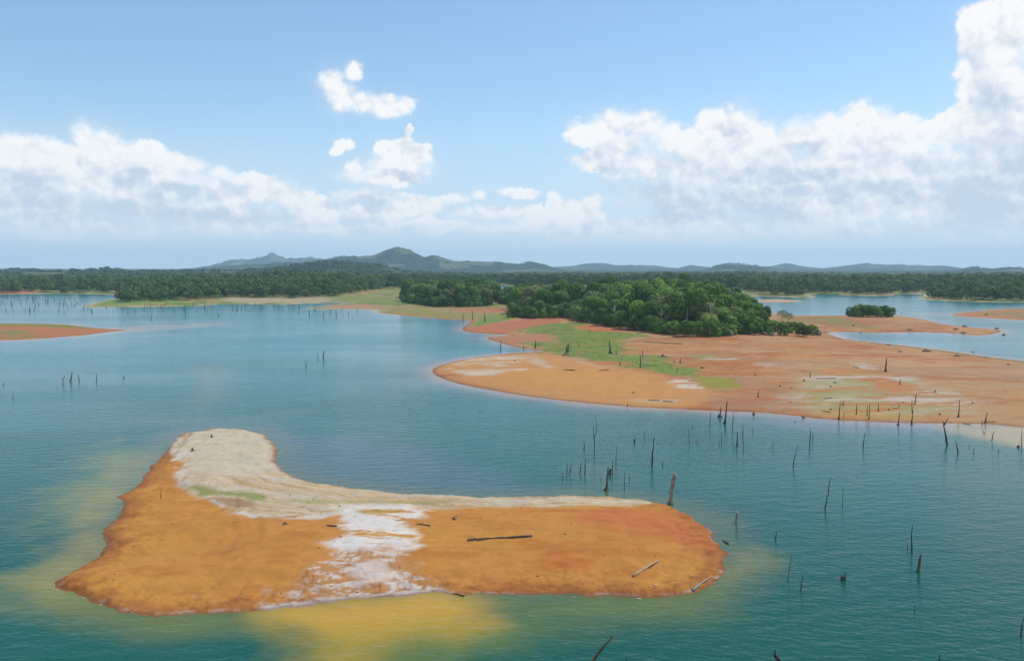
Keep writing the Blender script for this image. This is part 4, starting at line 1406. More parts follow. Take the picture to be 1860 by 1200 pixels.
def snag(pts, w, mat='d', flare=1.0, roots=0, tips=(), name='dead_tree', seed=0, stub=False):
    """pts: foot to tip as seen from the survey point; w: thickness there.  Stands in the plane across the view at its foot."""
    foot = on_ground([pts[0]])[0]
    dist = math.hypot(foot[1], CAM_H - foot[2])
    mpp = foot[1] / FPX / math.cos(PITCH)
    g = random.Random(seed * 13 + 5)
    def rel(p):
        return ((p[0] - pts[0][0]) * mpp, 0.0, (pts[0][1] - p[1]) * mpp)
    root = empty(name, tuple(foot))
    line = [rel(p) for p in pts]
    # resample
    L = [0]
    for a, b in zip(line, line[1:]):
        L.append(L[-1] + math.dist(a, b))
    n = max(4, min(12, int(L[-1] / 0.45) + 3))
    rs, pp = [], []
    r0 = max(w * mpp * 0.58, 0.04)
    dep = g.uniform(-.12, .12)
    for i in range(n + 1):
        s = L[-1] * i / n
        x = np.interp(s, L, [q[0] for q in line])
        z = np.interp(s, L, [q[2] for q in line])
        t = i / n
        pp.append((x + g.uniform(-1, 1) * r0 * .25 * (t > 0), dep * s + g.uniform(-1, 1) * r0 * .25, z))
        fl = 1 + (flare - 1) * math.exp(-t * 7)
        taper = 1.0 - (0.15 if stub else 0.55) * t
        rs.append(r0 * fl * taper * (1 + g.uniform(-.12, .12)))
    if not stub:
        pp.append((pp[-1][0] + g.uniform(-.5, .5) * r0, pp[-1][1], pp[-1][2] + r0 * 1.5))
        rs.append(r0 * 0.12)
    pp = [(pp[0][0], pp[0][1], -0.7)] + pp
    rs = [rs[0] * 1.1] + rs
    link('trunk', tubes_mesh('trunk', [tube(pp, rs, 8, 0.14, seed)], MATS[mat]), root)
    for tp in tips:
        q = [rel(p) for p in tp]
        k_ = len(q)
        link('branch', tubes_mesh('branch', [tube(q, [r0 * (0.7 - 0.55 * i / (k_ - 1)) for i in range(k_)], 6, 0.12, seed + 3)], MATS[mat]), root)
    for i in range(roots):
        a = 2 * math.pi * (i + g.uniform(-.25, .25)) / roots
        rl = r0 * flare * g.uniform(1.3, 2.1)
        e = (math.cos(a) * rl, math.sin(a) * rl)
        link('root', tubes_mesh('root', [tube([(e[0] * .15, e[1] * .15, r0 * 2.6), (e[0] * .55, e[1] * .55, r0 * .9), (e[0], e[1], -.15)], [r0 * .55, r0 * .5, r0 * .22], 6, .15, seed + i)], MATS[mat]), root)
    return root


def T1(x, y): return (1000 + x / 4.227, 720 + y / 4.227)
def T2(x, y): return (1420 + x / 4.227, 720 + y / 4.227)
def T3(x, y): return (1000 + x / 4.227, 920 + y / 4.227)
def T4(x, y): return (1420 + x / 4.227, 920 + y / 4.227)
def T5(x, y): return (780 + x / 3.1, 560 + y / 3.1)
def T6(x, y): return (1260 + x / 3.1, 600 + y / 3.1)
def P0(x, y): return (x, y)


CHAN = 'in the channel before the streaked shore'
TIP = "behind the near island's rounded end"
OPEN = 'in open green water'
RBAY = 'in water below the streaked shore'
MUD = 'on the streaked shore'
MEAD = 'at the peninsula meadow'
LEFTW = 'in the left lake'
# (transform, points, width, wood, flare, roots, branches, stub, look, place)
SNAGS = [
 (T1,[(1338,205),(1345,110),(1350,35)],11,'d',1.7,4,[],0,'tallest thick black trunk on spread roots',CHAN),
 (T1,[(1222,235),(1224,112)],5,'d',1,0,[],0,'straight thin black pole',CHAN),
 (T1,[(1398,270),(1398,115)],6,'d',1,0,[[(1398,122),(1415,117)]],0,'tall slim pole with a twig at its tip',CHAN),
 (T1,[(1300,158),(1302,140)],17,'b',1.3,3,[[(1300,150),(1306,110),(1307,80)]],1,'reddish stump with one upright twig',CHAN),
 (T1,[(1560,140),(1561,118)],11,'d',1.5,3,[],0,'small pointed stump at the waterline',CHAN),
 (T1,[(1476,290),(1478,250),(1473,215)],6,'d',1.2,0,[],0,'short bent black pole',CHAN),
 (T1,[(1553,262),(1553,237)],5,'d',1,0,[],0,'very short black stick',CHAN),
 (T1,[(1432,378),(1432,330),(1431,275)],11,'d',1.4,0,[],0,'stout black spike wide at the foot',CHAN),
 (T1,[(1410,402),(1410,360)],3.5,'d',1,0,[],0,'short hairline stick',CHAN),
 (T1,[(1480,430),(1481,380),(1484,325)],4.5,'d',1,0,[],0,'thin leaning stick',CHAN),
 (T1,[(1312,362),(1313,280)],5,'d',1,0,[],0,'thin straight stick',CHAN),
 (T1,[(1297,370),(1297,345)],3,'d',1,0,[],0,'faint short twig',CHAN),
 (T1,[(1066,360),(1061,300),(1063,240)],4.5,'d',1,0,[],0,'thin crooked grey black pole',CHAN),
 (T1,[(1088,240),(1087,218)],4.5,'d',1,0,[],0,'tiny black stick',CHAN),
 (T1,[(1127,355),(1127,337)],6,'d',1,0,[],0,'tiny black nub',CHAN),
 (T1,[(1707,388),(1706,350),(1708,320)],4.5,'d',1,0,[],0,'lone thin pole',CHAN),
 (T1,[(720,325),(720,270)],3.5,'d',1,0,[],0,'faint thin pole',CHAN),
 (T1,[(645,350),(643,335),(647,322)],12,'d',1.1,0,[],1,'squat black stub',CHAN),
 (T1,[(779,530),(782,450),(789,380),(798,315)],12,'d',1.05,0,[],0,'tall black curved pole',TIP),
 (T1,[(860,530),(863,493)],6,'d',1.1,0,[],0,'short black peg beside the tall curved pole',TIP),
 (T1,[(335,435),(338,385),(340,345),(331,300),(331,240)],7,'d',1,0,[[(333,320),(352,270),(350,200),(345,130)]],0,'tall twisted forked black pole',TIP),
 (T1,[(258,405),(259,355)],7,'d',1,0,[],0,'short pole left of the twisted forked one',TIP),
 (T1,[(502,525),(503,460),(509,365)],5,'d',1,0,[],0,'long hairline pole',TIP),
 (T1,[(125,585),(128,550),(126,508)],6,'d',1,0,[],0,'straight half of a leaning pair of sticks',TIP),
 (T1,[(147,600),(155,560),(163,510)],6,'d',1,0,[[(152,570),(147,522)]],0,'forked half of a leaning pair of sticks',TIP),
 (T1,[(227,580),(230,545),(234,508)],8,'d',1,0,[],0,'shorter of two black posts side by side',TIP),
 (T1,[(264,598),(266,540),(268,475)],8,'d',1,0,[],0,'taller of two black posts side by side',TIP),
 (T1,[(92,643),(92,582)],3.5,'d',1,0,[],0,'faint hairline stick nearest the white ridge',TIP),
 (T1,[(430,718),(433,640),(436,580),(438,535)],15,'b',2.0,4,[],0,'brown spire with a wide buttressed foot',TIP),
 (T1,[(455,600),(460,552)],17,'d',1.1,0,[],1,'broad stub behind the brown spire',TIP),
 (T1,[(474,600),(475,550),(477,495)],8,'d',1,0,[],0,'dark post beside the broad stub',TIP),
 (T1,[(388,637),(388,600)],5,'d',1,0,[],0,'short stick before the brown spire',TIP),
 (T1,[(567,718),(567,640),(567,565)],5,'d',1,0,[],0,'long straight thin pole near the ridge',TIP),
 (T1,[(607,645),(607,607)],5,'d',1,0,[],0,'short thin peg near the ridge',TIP),
 (T1,[(920,825),(926,760),(932,690),(942,620),(950,578)],24,'g',1.35,5,[[(925,760),(924,680),(932,595)]],1,'biggest grey trunk with roots and broken top',TIP),
 (T1,[(1425,970),(1428,920),(1432,880)],18,'g',1.05,0,[],1,'thick cut post with a pale top',OPEN),
 (T1,[(1727,1092),(1733,1033)],9,'d',1,0,[],0,'short leaning black post past the cut post',OPEN),
 (T2,[(88,537),(92,480),(100,430),(116,365)],7,'d',1,0,[],0,'tall bowed black pole',RBAY),
 (T2,[(214,390),(211,340),(208,302)],7,'d',1,0,[],0,'longest of three clustered sticks',RBAY),
 (T2,[(220,305),(221,252)],6,'d',1,0,[],0,'rearmost of three clustered sticks',RBAY),
 (T2,[(239,330),(238,280)],6,'d',1,0,[],0,'shortest of three clustered sticks',RBAY),
 (T2,[(625,390),(628,335),(637,280)],8,'d',1,0,[],0,'lone bowed black stick',RBAY),
 (T2,[(1268,370),(1262,310),(1252,255),(1243,205)],14,'d',1.1,0,[[(1244,215),(1234,195),(1228,178)],[(1243,212),(1258,185),(1270,155)]],0,'tall black trunk with a Y fork at its top',RBAY),
 (T2,[(1355,432),(1342,385),(1330,342)],9,'d',1,0,[],0,'black post leaning back beside the Y forked trunk',RBAY),
 (T2,[(1437,390),(1437,365)],4,'d',1,0,[],0,'faint little stick',RBAY),
 (T2,[(1472,440),(1472,383)],5,'d',1,0,[],0,'thin upright stick past the leaning post',RBAY),
 (T2,[(1661,435),(1661,405)],5,'d',1,0,[],0,'small dark peg',RBAY),
 (T2,[(1614,335),(1616,300),(1622,265)],7,'d',1,0,[],0,'crooked black stick in the yellowish shallows',RBAY),
 (T2,[(1558,284),(1546,268)],8,'d',1,0,[],0,'low slanting snag in the yellowish shallows',RBAY),
 (T2,[(1840,398),(1842,320),(1844,250)],6,'d',1,0,[],0,'tall straight stick by the picture edge in yellow shallows',RBAY),
 (T2,[(1815,390),(1816,374)],16,'d',1.2,0,[],1,'round black stub beside the tall edge stick',RBAY),
 (T2,[(333,868),(338,810),(352,740),(358,680),(366,620)],9,'d',1,0,[],0,'tall wavy black pole',OPEN),
 (T2,[(466,845),(469,770),(472,690)],5,'d',1,0,[],0,'thin pole beside the tall wavy one',OPEN),
 (T4,[(998,350),(992,270),(983,210),(985,130)],10,'d',1,0,[],0,'tall kinked black pole',OPEN),
 (T4,[(965,330),(968,275)],6,'b',1,0,[],0,'little pale brown stick beside the kinked pole',OPEN),
 (T4,[(1045,495),(1052,440),(1058,372)],24,'b',1.05,0,[],0,'stout brown tapering trunk below the kinked pole',OPEN),
 (T4,[(468,562),(468,530)],28,'d',1.05,0,[[(480,560),(485,530),(488,490)]],1,'squat black stump with one upright spike',OPEN),
 (T4,[(48,560),(55,460),(65,365)],6,'d',1,0,[],0,'long thin leaning stick nearest the island tip',OPEN),
 (T4,[(147,640),(150,580),(155,515)],8,'d',1,0,[],0,'straight dark stick below the leaning thin one',OPEN),
 (T4,[(1020,803),(1020,755)],6,'d',1,0,[],0,'single short peg in the foreground water',OPEN),
 (T4,[(1836,990),(1840,900),(1857,818)],10,'d',1,0,[],0,'dark crooked pole at the edge of the foreground water',OPEN),
 (T4,[(1203,1215),(1206,1170),(1210,1130)],13,'d',1,0,[],0,'black post cut by the bottom of the picture',OPEN),
 (T3,[(255,1240),(320,1180),(385,1095),(440,1035),(480,990)],27,'b',1.0,0,[],0,'thick brown limb slanting out of the foreground water',OPEN),
 (T3,[(1790,1225),(1760,1180),(1730,1140),(1718,1105)],28,'d',1.0,0,[[(1755,1175),(1725,1160),(1705,1130)]],0,'black forked limb at the bottom of the foreground water',OPEN),
 (T3,[(585,1205),(585,1150)],6,'d',1,0,[],0,'thin stick at the bottom of the foreground water',OPEN),
 (T6,[(1080,232),(1082,195),(1084,160)],8,'d',1.6,3,[[(1083,195),(1088,175)]],0,'tallest black snag on bare orange soil',MUD),
 (T6,[(363,375),(363,335)],5,'d',1.6,2,[],0,'dark snag on the bare soil near the yellow grass',MUD),
 (T6,[(1245,415),(1249,385),(1253,355)],6,'d',1.2,0,[],0,'slanting dark snag behind the tall pair',MUD),
 (T6,[(1230,465),(1230,390)],5,'d',1.2,0,[],0,'rear pole of a tall pair',MUD),
 (T6,[(1226,531),(1228,490),(1229,450)],6,'d',1.8,2,[],0,'front pole of a tall pair',MUD),
 (T6,[(1150,533),(1153,495),(1155,460)],6,'d',1.8,2,[],0,'waterline snag next to the tall pair',MUD),
 (T6,[(1490,487),(1492,440),(1493,395)],6,'d',1.5,2,[],0,'tall lone black pole on orange soil',MUD),
 (T6,[(1642,520),(1645,490),(1647,462)],7,'d',1.3,0,[],0,'dark snag beside a fallen log',MUD),
 (T6,[(1625,535),(1625,505)],4,'d',1,0,[],0,'thin stick beside the fallen log snag',MUD),
 (T6,[(817,500),(820,455),(823,403)],6,'d',1.5,2,[],0,'tall dark pole at the water edge',MUD),
 (T6,[(845,490),(845,455)],3.5,'d',1,0,[],0,'hairline twig beside the water edge pole',MUD),
 (T6,[(915,472),(917,412)],5,'d',1.4,0,[],0,'first of four poles in a loose row',MUD),
 (T6,[(975,480),(974,420)],5,'d',1.3,0,[],0,'second of four poles in a loose row',MUD),
 (T6,[(987,498),(988,450),(988,408)],5,'d',1.4,2,[],0,'third and tallest of four poles in a loose row',MUD),
 (T6,[(1040,455),(1041,410)],5,'d',1.3,0,[],0,'last of four poles in a loose row',MUD),
 (T6,[(842,422),(842,395)],6,'d',1.8,0,[],0,'short dark snag behind the water edge pole',MUD),
 (T6,[(1160,305),(1161,278)],6,'d',1.4,0,[],0,'short black snag beside a white streak',MUD),
 (T6,[(655,262),(656,235)],6,'d',1.6,0,[],0,'short black snag before a fallen log',MUD),
 (T6,[(1155,440),(1155,405)],3.5,'d',1,0,[],0,'thin twig behind the waterline snag',MUD),
 (T6,[(150,455),(152,430)],4,'d',1,0,[],0,'thin twig at the waterline by the tallest trunk',MUD),
 (T5,[(1019,255),(1015,215),(1012,182)],9,'d',1.5,2,[],0,'tallest dark snag',MEAD),
 (T5,[(774,250),(774,212)],11,'d',1.3,2,[],0,'thick dark stub',MEAD),
 (T5,[(783,247),(784,198)],4.5,'d',1,0,[],0,'thin pole just behind the thick stub',MEAD),
 (T5,[(597,222),(597,180)],6,'d',1.8,2,[],0,'dark snag with a spread foot at the inlet head',MEAD),
 (T5,[(401,238),(401,185)],5,'d',1,0,[],0,'dark pole standing in the narrow inlet',MEAD),
 (T5,[(532,235),(531,205)],4,'d',1,0,[],0,'shorter pole standing in the narrow inlet',MEAD),
 (T5,[(838,215),(838,195)],4,'d',1,0,[],0,'faint short stick',MEAD),
 (T5,[(1052,262),(1052,240)],5,'d',1,0,[],0,'short stick beside the tallest snag',MEAD),
 (T5,[(1187,333),(1189,300),(1188,265)],6,'d',1.2,0,[],0,'slim tall pole at the lower rim',MEAD),
 (T5,[(1202,272),(1199,235)],5,'d',1,0,[],0,'leaning pole where grass meets bare soil',MEAD),
 (T5,[(1073,318),(1073,305)],7,'d',1.2,0,[],0,'tiny dark stub',MEAD),
 (T5,[(1378,305),(1378,288)],5,'d',1.2,0,[],0,'smaller of two black pegs on the soil beyond the grass',MEAD),
 (T5,[(1413,308),(1413,288)],9,'d',1.2,0,[],0,'larger of two black pegs on the soil beyond the grass',MEAD),
 (T5,[(1395,358),(1395,335)],4,'d',1,0,[],0,'thin stick between the grass tongues',MEAD),
 (T5,[(1116,548),(1116,535)],6,'d',1.2,0,[],0,'tiny dark stub on the tongue waterline',MEAD),
 (T5,[(190,75),(190,28)],4,'d',1,0,[],0,'thin pole at the shore of the first orange spit',MEAD),
 (T5,[(243,65),(243,12)],4,'d',1,0,[],0,'pale thin pole on the green bank behind the spit',MEAD),
 (T5,[(312,72),(312,30)],6,'d',1,0,[],0,'stout dark pole on the green bank behind the spit',MEAD),
 (P0,[(115,696),(114,690),(117,683)],2.2,'g',1,0,[],0,'pale curved snag',LEFTW),
 (P0,[(127.5,692.5),(130,686),(131,676)],2.4,'d',1.1,0,[],0,'thickest black curved snag',LEFTW),
 (P0,[(144.5,691.5),(142.5,685),(144,680)],1.5,'d',1,0,[],0,'thin hooked snag',LEFTW),
 (P0,[(175.5,689),(175.5,679)],1.4,'d',1,0,[],0,'straight thin stick',LEFTW),
 (P0,[(226,686),(223,682)],1.6,'b',1,0,[],0,'low brownish twig',LEFTW),
 (P0,[(6.5,700),(6.5,695)],1.2,'d',1,0,[],0,'tiny stick by the picture edge',LEFTW),
 (P0,[(23.5,723),(23.5,713)],1.1,'b',1,0,[],0,'faint brown stick by the picture edge',LEFTW),
 (P0,[(588,651),(587,646),(588.5,640)],2.0,'d',1,0,[[(588,643),(590,637),(591,635)]],0,'forked black snag in mid lake',LEFTW),
 (P0,[(578,650),(576,645),(578,640)],1.1,'d',1,0,[],0,'hairline twig beside the forked mid lake snag',LEFTW),
 (P0,[(556,666),(556,655)],1.5,'d',1,0,[],0,'straight stick before the forked mid lake snag',LEFTW),
 (P0,[(292.5,906),(292,887)],1.3,'d',1,0,[],0,'thin dark stake','on the ochre slope of the near island'),
]
used = {}
for i, (T, pts, w, mt, fl, rt, br, stub, look, place) in enumerate(SNAGS):
    k_ = {T1: 4.227, T2: 4.227, T3: 4.227, T4: 4.227, T5: 3.1, T6: 3.1, P0: 1.0}[T]
    o = snag([T(*p) for p in pts], w / k_, mt, fl, rt, [[T(*p) for p in b] for b in br], seed=i + 1, stub=bool(stub))
    lb = f'{look} {place}'
    assert lb not in used, lb
    used[lb] = 1
    tag(o, lb, 'dead tree', {CHAN: 'drowned trunks in the channel', TIP: 'drowned trunks behind the near island', OPEN: 'drowned trunks in open water',
                            RBAY: 'drowned trunks below the streaked shore', MUD: 'dead trunks on the streaked shore', MEAD: 'dead trunks on the meadow'}.get(place, 'lone snags of the left lake'))

# forest of poles in the left bay
g = random.Random(5)
BAY = []
for _ in range(46):
    BAY.append((g.uniform(-5, 142), g.choice([g.uniform(541, 553), g.uniform(550, 569)]), 'a'))
for _ in range(70):
    x = g.uniform(145, 655)
    y0 = np.interp(x, [145, 240, 344, 413, 516, 560, 655], [558, 558.5, 557, 553.5, 554, 562, 563])
    BAY.append((x, y0 + abs(g.gauss(0, 1)) * 7 + 0.5, 'b'))
for x, y in ((168,568),(54,566),(22,556),(60,547),(275,580),(337,573),(562,574),(588,577),(372,562),(430,565),(300,556),(262,563)):
    BAY.append((x, y, 'c'))
for i, (x, y, kd) in enumerate(BAY):
    h_ = g.uniform(4, 9) if kd != 'c' else g.uniform(9, 13)
    o = snag([(x, y), (x + g.uniform(-.8, .8), y - h_ * .5), (x + g.uniform(-1.2, 1.2), y - h_)], g.uniform(0.6, 1.05) + (0.4 if kd == 'c' else 0), 'b' if i % 3 == 0 else 'd', 1.0, 0, (), 'drowned_pole', 500 + i)
    tag(o, {'a': 'thin dark drowned pole in the far left cove before the forest', 'b': 'thin dark drowned pole along the grassy far left shore',
            'c': 'taller dark drowned pole among the thin ones of the left bay'}[kd], 'dead tree', 'drowned poles of the left bay')


# ------------------------------------------------------------------ fallen logs, stumps, stones
def log(pts, w, mat, label, forks=(), seed=0, cat='log', name='fallen_log'):
    P_ = on_ground(pts)
    mpp = P_[0][1] / FPX
    r0 = max(w * mpp / 2, 0.05)
    c = P_[0]
    root = empty(name, tuple(c))
    line = [Vector((p[0] - c[0], p[1] - c[1], p[2] - c[2] + r0 * 0.7)) for p in P_]
    g_ = random.Random(seed)
    pp, n = [], 9
    for i in range(n + 1):
        t = i / n * (len(line) - 1)
        j = min(int(t), len(line) - 2)
        q = line[j].lerp(line[j + 1], t - j)
        pp.append(q + Vector((0, g_.uniform(-1, 1) * r0 * .2, g_.uniform(-.15, .25) * r0)))
    link('trunk', tubes_mesh('trunk', [tube(pp, [r0 * (0.62 + 0.5 * i / n) * (1 + g_.uniform(-.1, .1)) for i in range(n + 1)], 8, 0.12, seed)], MATS[mat]), root)
    for fk in forks:
        F_ = on_ground(fk)
        a = Vector((F_[0][0] - c[0], F_[0][1] - c[1], F_[0][2] - c[2] + r0 * .7))
        b = Vector((F_[1][0] - c[0], F_[1][1] - c[1], F_[1][2] - c[2] + r0 * .7))
        link('branch', tubes_mesh('branch', [tube([a, a.lerp(b, .5) + Vector((0, 0, .04)), b], [r0 * .5, r0 * .38, r0 * .18], 6, .12, seed + 2)], MATS[mat]), root)
    tag(root, label, cat)
    return root


log([(848,981),(880,979),(920,977),(967,974)], 4.0, 'd', 'long dark fallen log with a forked thin end on the near island', [[(868,980),(850,975)], [(880,980),(848,984)]], 1)
log([(1196,1019),(1172,1033),(1150,1047)], 4.6, 's', 'pale straw coloured log lying aslant on the near island', (), 2)
log([(1290,1048),(1274,1060),(1258,1073)], 3.6, 'g', 'grey driftwood log at the waterline of the near island', [[(1262,1070),(1266,1058)], [(1260,1072),(1252,1064)]], 3)
log([(1313,981),(1318,985),(1323,988)], 3.0, 'd', "short dark driftwood stick on the island's steep outer rim", (), 4)
log([(757,952),(768,953),(781,955)], 2.6, 'd', 'thin dark stick on the near island beside the white wash', [[(762,952),(770,949)]], 5)
log([(593,954),(600,955),(612,956)], 3.0, 'b', 'small brown driftwood piece on the other side of the white wash', (), 6)
log([(824,1078),(832,1079),(842,1083)], 3.0, 'b', 'brown stick at the front waterline by the silt plume', (), 7)
for i, (T, a, b, w, lb) in enumerate([
 (T6,(690,272),(800,272),5,'longest dark fallen log on the streaked shore'),(T6,(720,455),(770,460),5,'short fallen log close to the water on the streaked shore'),
 (T6,(735,385),(780,382),5,'fallen log with a raised end on the streaked shore'),(T6,(1115,438),(1150,440),4,'fallen stick behind the waterline snag'),
 (T6,(1650,515),(1695,515),5,'fallen log beside the dark snag at the yellow shallows'),(T6,(1510,525),(1560,530),4,'driftwood stick lying in the yellowish shallows edge'),
 (T6,(895,208),(930,212),5,'short dark log near the white streak on orange soil'),(T5,(755,347),(820,350),6,'twisted dark log in the middle of the ochre tongue'),
 (T5,(955,350),(1010,346),5,'second smaller dark log on the ochre tongue nearer the grass'),(T5,(1230,517),(1295,520),5,'first of two thin logs lying end to end by the water'),
 (T5,(1310,524),(1370,526),6,'second of two thin logs lying end to end by the water'),(T5,(1195,330),(1280,320),3,'long thin log in the grass by the slim tall pole'),
 (T5,(1205,188),(1425,201),4,'very long thin dark bank edge on the bare soil before the wood')]):  # the last one is a log shape standing in for the bank edge
    log([T(*a), T((a[0] + b[0]) / 2, (a[1] + b[1]) / 2), T(*b)], w / 3.1, 'b' if i % 3 else 'd', lb, (), 30 + i)


def stump(px_, py_, w, h, label, seed, mat='d'):
    x, y, z = on_ground([(px_, py_)])[0]
    mpp = y / FPX
    r0, hh = w * mpp / 2, h * mpp
    g_ = random.Random(seed)
    root = empty('stump', (x, y, z))
    pp = [(0, 0, -.3), (0, 0, hh * .15), (g_.uniform(-.3, .3) * r0, 0, hh * .6), (g_.uniform(-.6, .6) * r0, 0, hh)]
    link('trunk', tubes_mesh('trunk', [tube(pp, [r0 * 1.2, r0, r0 * .6, r0 * .35], 7, .25, seed)], MATS[mat]), root)
    for k_ in range(3):
        a = k_ * 2.1 + g_.uniform(-.4, .4)
        link('root', tubes_mesh('root', [tube([(0, 0, hh * .35), (math.cos(a) * r0 * 1.3, math.sin(a) * r0 * 1.3, hh * .18), (math.cos(a) * r0 * 2.4, math.sin(a) * r0 * 2.4, -.08)],
                                              [r0 * .4, r0 * .34, r0 * .12], 5, .2, seed + k_)], MATS[mat]), root)
    tag(root, label, 'stump')


ST = [(T5,1313,273,22,14,'dark upturned stump where the meadow ends'),(T5,768,264,24,14,'pale brown root mass by the thick stub on the meadow','b'),
 (T6,772,446,9,10,'small dark stump among the loose row of poles'),(T6,1098,448,9,10,'small dark stump beyond the loose row of poles'),(T6,1385,474,9,10,'small dark stump between the tall pair and lone pole'),
 (T6,1360,346,9,12,'small dark stump on orange soil above the lone pole'),(T6,620,286,9,12,'small dark stump before the longest fallen log'),(T6,485,313,9,8,'tiny stump on the pale streaks near the yellow grass'),
 (T6,552,322,9,6,'low reddish stump on the pale streaks','b'),(T6,545,405,7,7,'tiny stump nearest the streaked waterline'),(T6,795,296,11,8,'low stump at the end of the longest fallen log'),
 (T6,771,318,9,9,'small stump on the white streak'),(T6,1180,404,9,5,'flat dark stump beside the thin twig'),(T6,1570,409,9,9,'lone small stump on bare orange soil at the side'),
 (T6,615,492,14,10,'black stump standing in the streaked shallows'),(T6,571,515,7,5,'tiny black stump out in the channel shallows'),(T6,45,212,14,7,'dark stump on the soil beyond the meadow tip'),
 (T5,1540,337,14,8,'dark low stump beside the upper grass tongue'),(T5,1147,476,10,8,'reddish dark stump alone on the ochre tongue','b'),(T5,480,297,7,8,'tiny stump on the white of the tongue'),
 (T5,1835,375,8,10,'small stump on the soil below the meadow end')]
for i, s_ in enumerate(ST):
    T, x, y, w, h, lb = s_[:6]
    px_, py_ = T(x, y)
    stump(px_, py_, w / 3.1, h / 3.1, lb, 70 + i, s_[6] if len(s_) > 6 else 'd')
ST4 = [(707,563,14,8,'dark stump on the bush spit beside the olive strip'),(1088,592,22,8,'dark root clump at the bay edge of the bush spit'),(1400,589,22,10,'dark stump halfway along the bush spit'),
 (1457,569,24,8,'dark root clump on the far rim of the bush spit'),(1675,584,16,9,'dark stump near the tip of the bush spit'),(1723,626,18,8,'dark stump in the water off the bush spit tip'),
 (1450,613,22,9,'dark root clump at the water below the bush spit'),(1195,738,38,12,'largest dark root clump on the bay side of the peninsula'),(1405,770,28,10,'second dark root clump along the bay side of the peninsula'),
 (1020,740,16,8,'small dark stump on the soil above the bay'),(945,695,24,6,'flat dark debris at the bay corner'),(1605,780,12,6,'little dark stump far along the bay side'),
 (1755,828,16,9,'last dark stump along the bay side'),(755,612,8,8,'small snag in the bay before the bush spit'),(1515,742,10,6,'small dark stub in the bay water'),(1605,490,16,9,'dark stump on the far olive point'),
 (1550,470,10,6,'small dark stump at the tip of the far olive point'),(1033,480,6,8,'lone tiny snag in the far bay water')]
for i, (x, y, w, h, lb) in enumerate(ST4):
    stump(1360 + x / 3.72, 440 + y / 3.72, w / 3.72, h / 3.72, lb, 120 + i)
for i, (x, y, w, h, lb) in enumerate([(384.5,794,4,6,'small dark stump at the top of the white flat of the island'),(349.5,818,4,6,'small dark stump on the white flat above the slope'),
                                      (824,943,6,5,'small dark stump on the ochre beside the white ridge'),(517,951,7,4,'dark clod on the ochre left of the white wash')]):
    stump(x, y, w, h, lb, 160 + i)


def stone_mesh(seed):
    g_ = random.Random(seed)
    bm = bmesh.new()
    bmesh.ops.create_icosphere(bm, subdivisions=1, radius=1)
    for v in bm.verts:
        v.co *= g_.uniform(0.72, 1.15)
        v.co.z *= 0.55
    me = bpy.data.meshes.new('stone')
    bm.to_mesh(me)
    bm.free()
    me.materials.append(CRUST)
    return me


STM = [stone_mesh(i) for i in range(5)]
RIM = [(90,1062),(112,1072),(152,1087),(160,1091),(182,1098),(205,1107),(240,1112),(250,1114),(285,1104),(290,1110),(350,1084),(362,1085),(512,1064),(522,1082),(540,1088),(560,1083),
       (590,1081),(612,1083),(650,1074),(690,1072),(728,1070),(770,1064),(792,1064),(1120,1081),(1160,1087),(1142,1087),(1191,1061),(1250,1042),(1305,1035),(1310,1028),(1299,1050),(1316,1000),
       (1296,1058),(1288,1066),(1256,1045),(1240,1080),(1187,1080),(1166,1090),(1043,1085),(985,1080),(925,1060),(960,1079)]
for i, (x, y) in enumerate(RIM[::2]):
    X_, Y_, Z_ = on_ground([(x, y)])[0]
    o = link('stone', STM[i % 5], None, (X_, Y_, Z_ + 0.02))
    s = g.uniform(0.05, 0.11)
    o.scale = (s * g.uniform(1.0, 2.4), s, s * 0.8)
    o.rotation_euler = (0, 0, g.uniform(-.5, .5))
    tag(o, 'white clay crusted stone along the front rim of the near island', 'stone', 'white stones along the island rim')
# dark clods strewn over the island: nobody could count them
gv = np.random.default_rng(3)
cx_, cy_ = gv.uniform(ISLAND[:, 0].min(), ISLAND[:, 0].max(), 1500), gv.uniform(ISLAND[:, 1].min(), ISLAND[:, 1].max(), 1500)
cz_, csd = height(cx_, cy_)
ok = (csd[1] > 0.4) & (fbm(cx_ / 6, cy_ / 6, 3, 500) > 0.48)
cx_, cy_, cz_ = cx_[ok], cy_[ok], cz_[ok]
oct_v = np.array([(1, 0, 0), (0, 1, 0), (-1, 0, 0), (0, -1, 0), (0, 0, 1), (0, 0, -1)], dtype=f32)
oct_f = np.array([(0, 1, 4), (1, 2, 4), (2, 3, 4), (3, 0, 4), (1, 0, 5), (2, 1, 5), (3, 2, 5), (0, 3, 5)])
sc = gv.uniform(0.03, 0.10, len(cx_)) * np.where(gv.uniform(0, 1, len(cx_)) < 0.1, 1.7, 1)
CV = oct_v[None] * (sc[:, None] * np.array([1, 1, 0.7]))[:, None, :] * gv.uniform(0.7, 1.3, (len(cx_), 6, 1)) + np.stack([cx_, cy_, cz_], 1)[:, None, :]
CF = oct_f[None] + (np.arange(len(cx_)) * 6)[:, None, None]
o = link('clods', mesh_np('clods', CV.reshape(-1, 3), CF.reshape(-1, 3), BROWN, False))
tag(o, 'brown crumbs of clay strewn over the near island', 'clods', None, 'stuff')

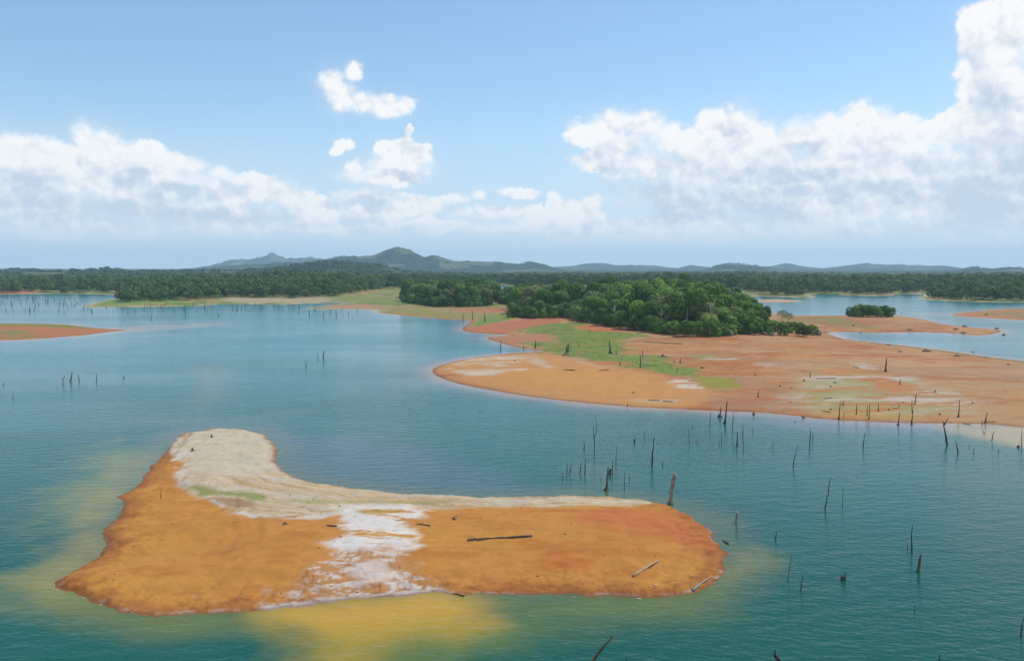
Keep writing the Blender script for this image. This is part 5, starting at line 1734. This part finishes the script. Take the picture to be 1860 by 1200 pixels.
# grass of the meadow: real tufts on the green soil
MEADOW = crop(780, 560, 3.1, [(500,130),(640,92),(850,75),(890,112),(1080,135),(1235,152),(1140,172),(1100,195),(1098,240),(1170,258),(1330,262),(1290,300),(1500,345),(1490,385),
                              (1430,388),(1190,338),(900,292),(700,252),(600,240),(560,215),(600,190),(770,195),(700,152)])
mw = on_ground(MEADOW)[:, :2]
gx_ = gv.uniform(mw[:, 0].min(), mw[:, 0].max(), 60000)
gy_ = gv.uniform(mw[:, 1].min(), mw[:, 1].max(), 60000)
md = signed_dist(gx_, gy_, mw) + (fbm(gx_ / 8, gy_ / 8, 5, 7, 0.6) - 0.5) * 16
ok = (md > 0) & (fbm(gx_ / 5, gy_ / 5, 4, 601) > 0.42)
gx_, gy_ = gx_[ok][:800], gy_[ok][:800]
gz_, _ = height(gx_, gy_)
n_ = len(gx_)
a_ = gv.uniform(0, 6.28, (n_, 3))
hh = gv.uniform(0.10, 0.26, (n_, 1)) * np.where(gv.uniform(0, 1, (n_, 1)) < 0.03, 1.5, 1.0)
bx = gx_[:, None] + gv.uniform(-.3, .3, (n_, 3))
by = gy_[:, None] + gv.uniform(-.3, .3, (n_, 3))
bz = np.repeat(gz_[:, None], 3, 1)
wd_ = 0.16
GVv = np.stack([np.stack([bx - np.cos(a_) * wd_, by - np.sin(a_) * wd_, bz - .03], -1), np.stack([bx + np.cos(a_) * wd_, by + np.sin(a_) * wd_, bz - .03], -1),
                np.stack([bx + np.sin(a_) * hh * 1.1, by - np.cos(a_) * hh * 1.1, bz + hh], -1)], axis=2).reshape(-1, 3)
GFf = np.arange(len(GVv)).reshape(-1, 3)
GRASS = mat_leaf('meadow_grass', (0.16, 0.24, 0.055), (0.27, 0.31, 0.10), 0.35)
o = link('grass', mesh_np('grass', GVv, GFf, GRASS, False, {'tint': ('FLOAT', 'FACE', np.repeat(gv.uniform(0, 1, n_), 3))}))
tag(o, 'short ragged grass growing on the green meadow of the peninsula', 'grass', None, 'stuff')
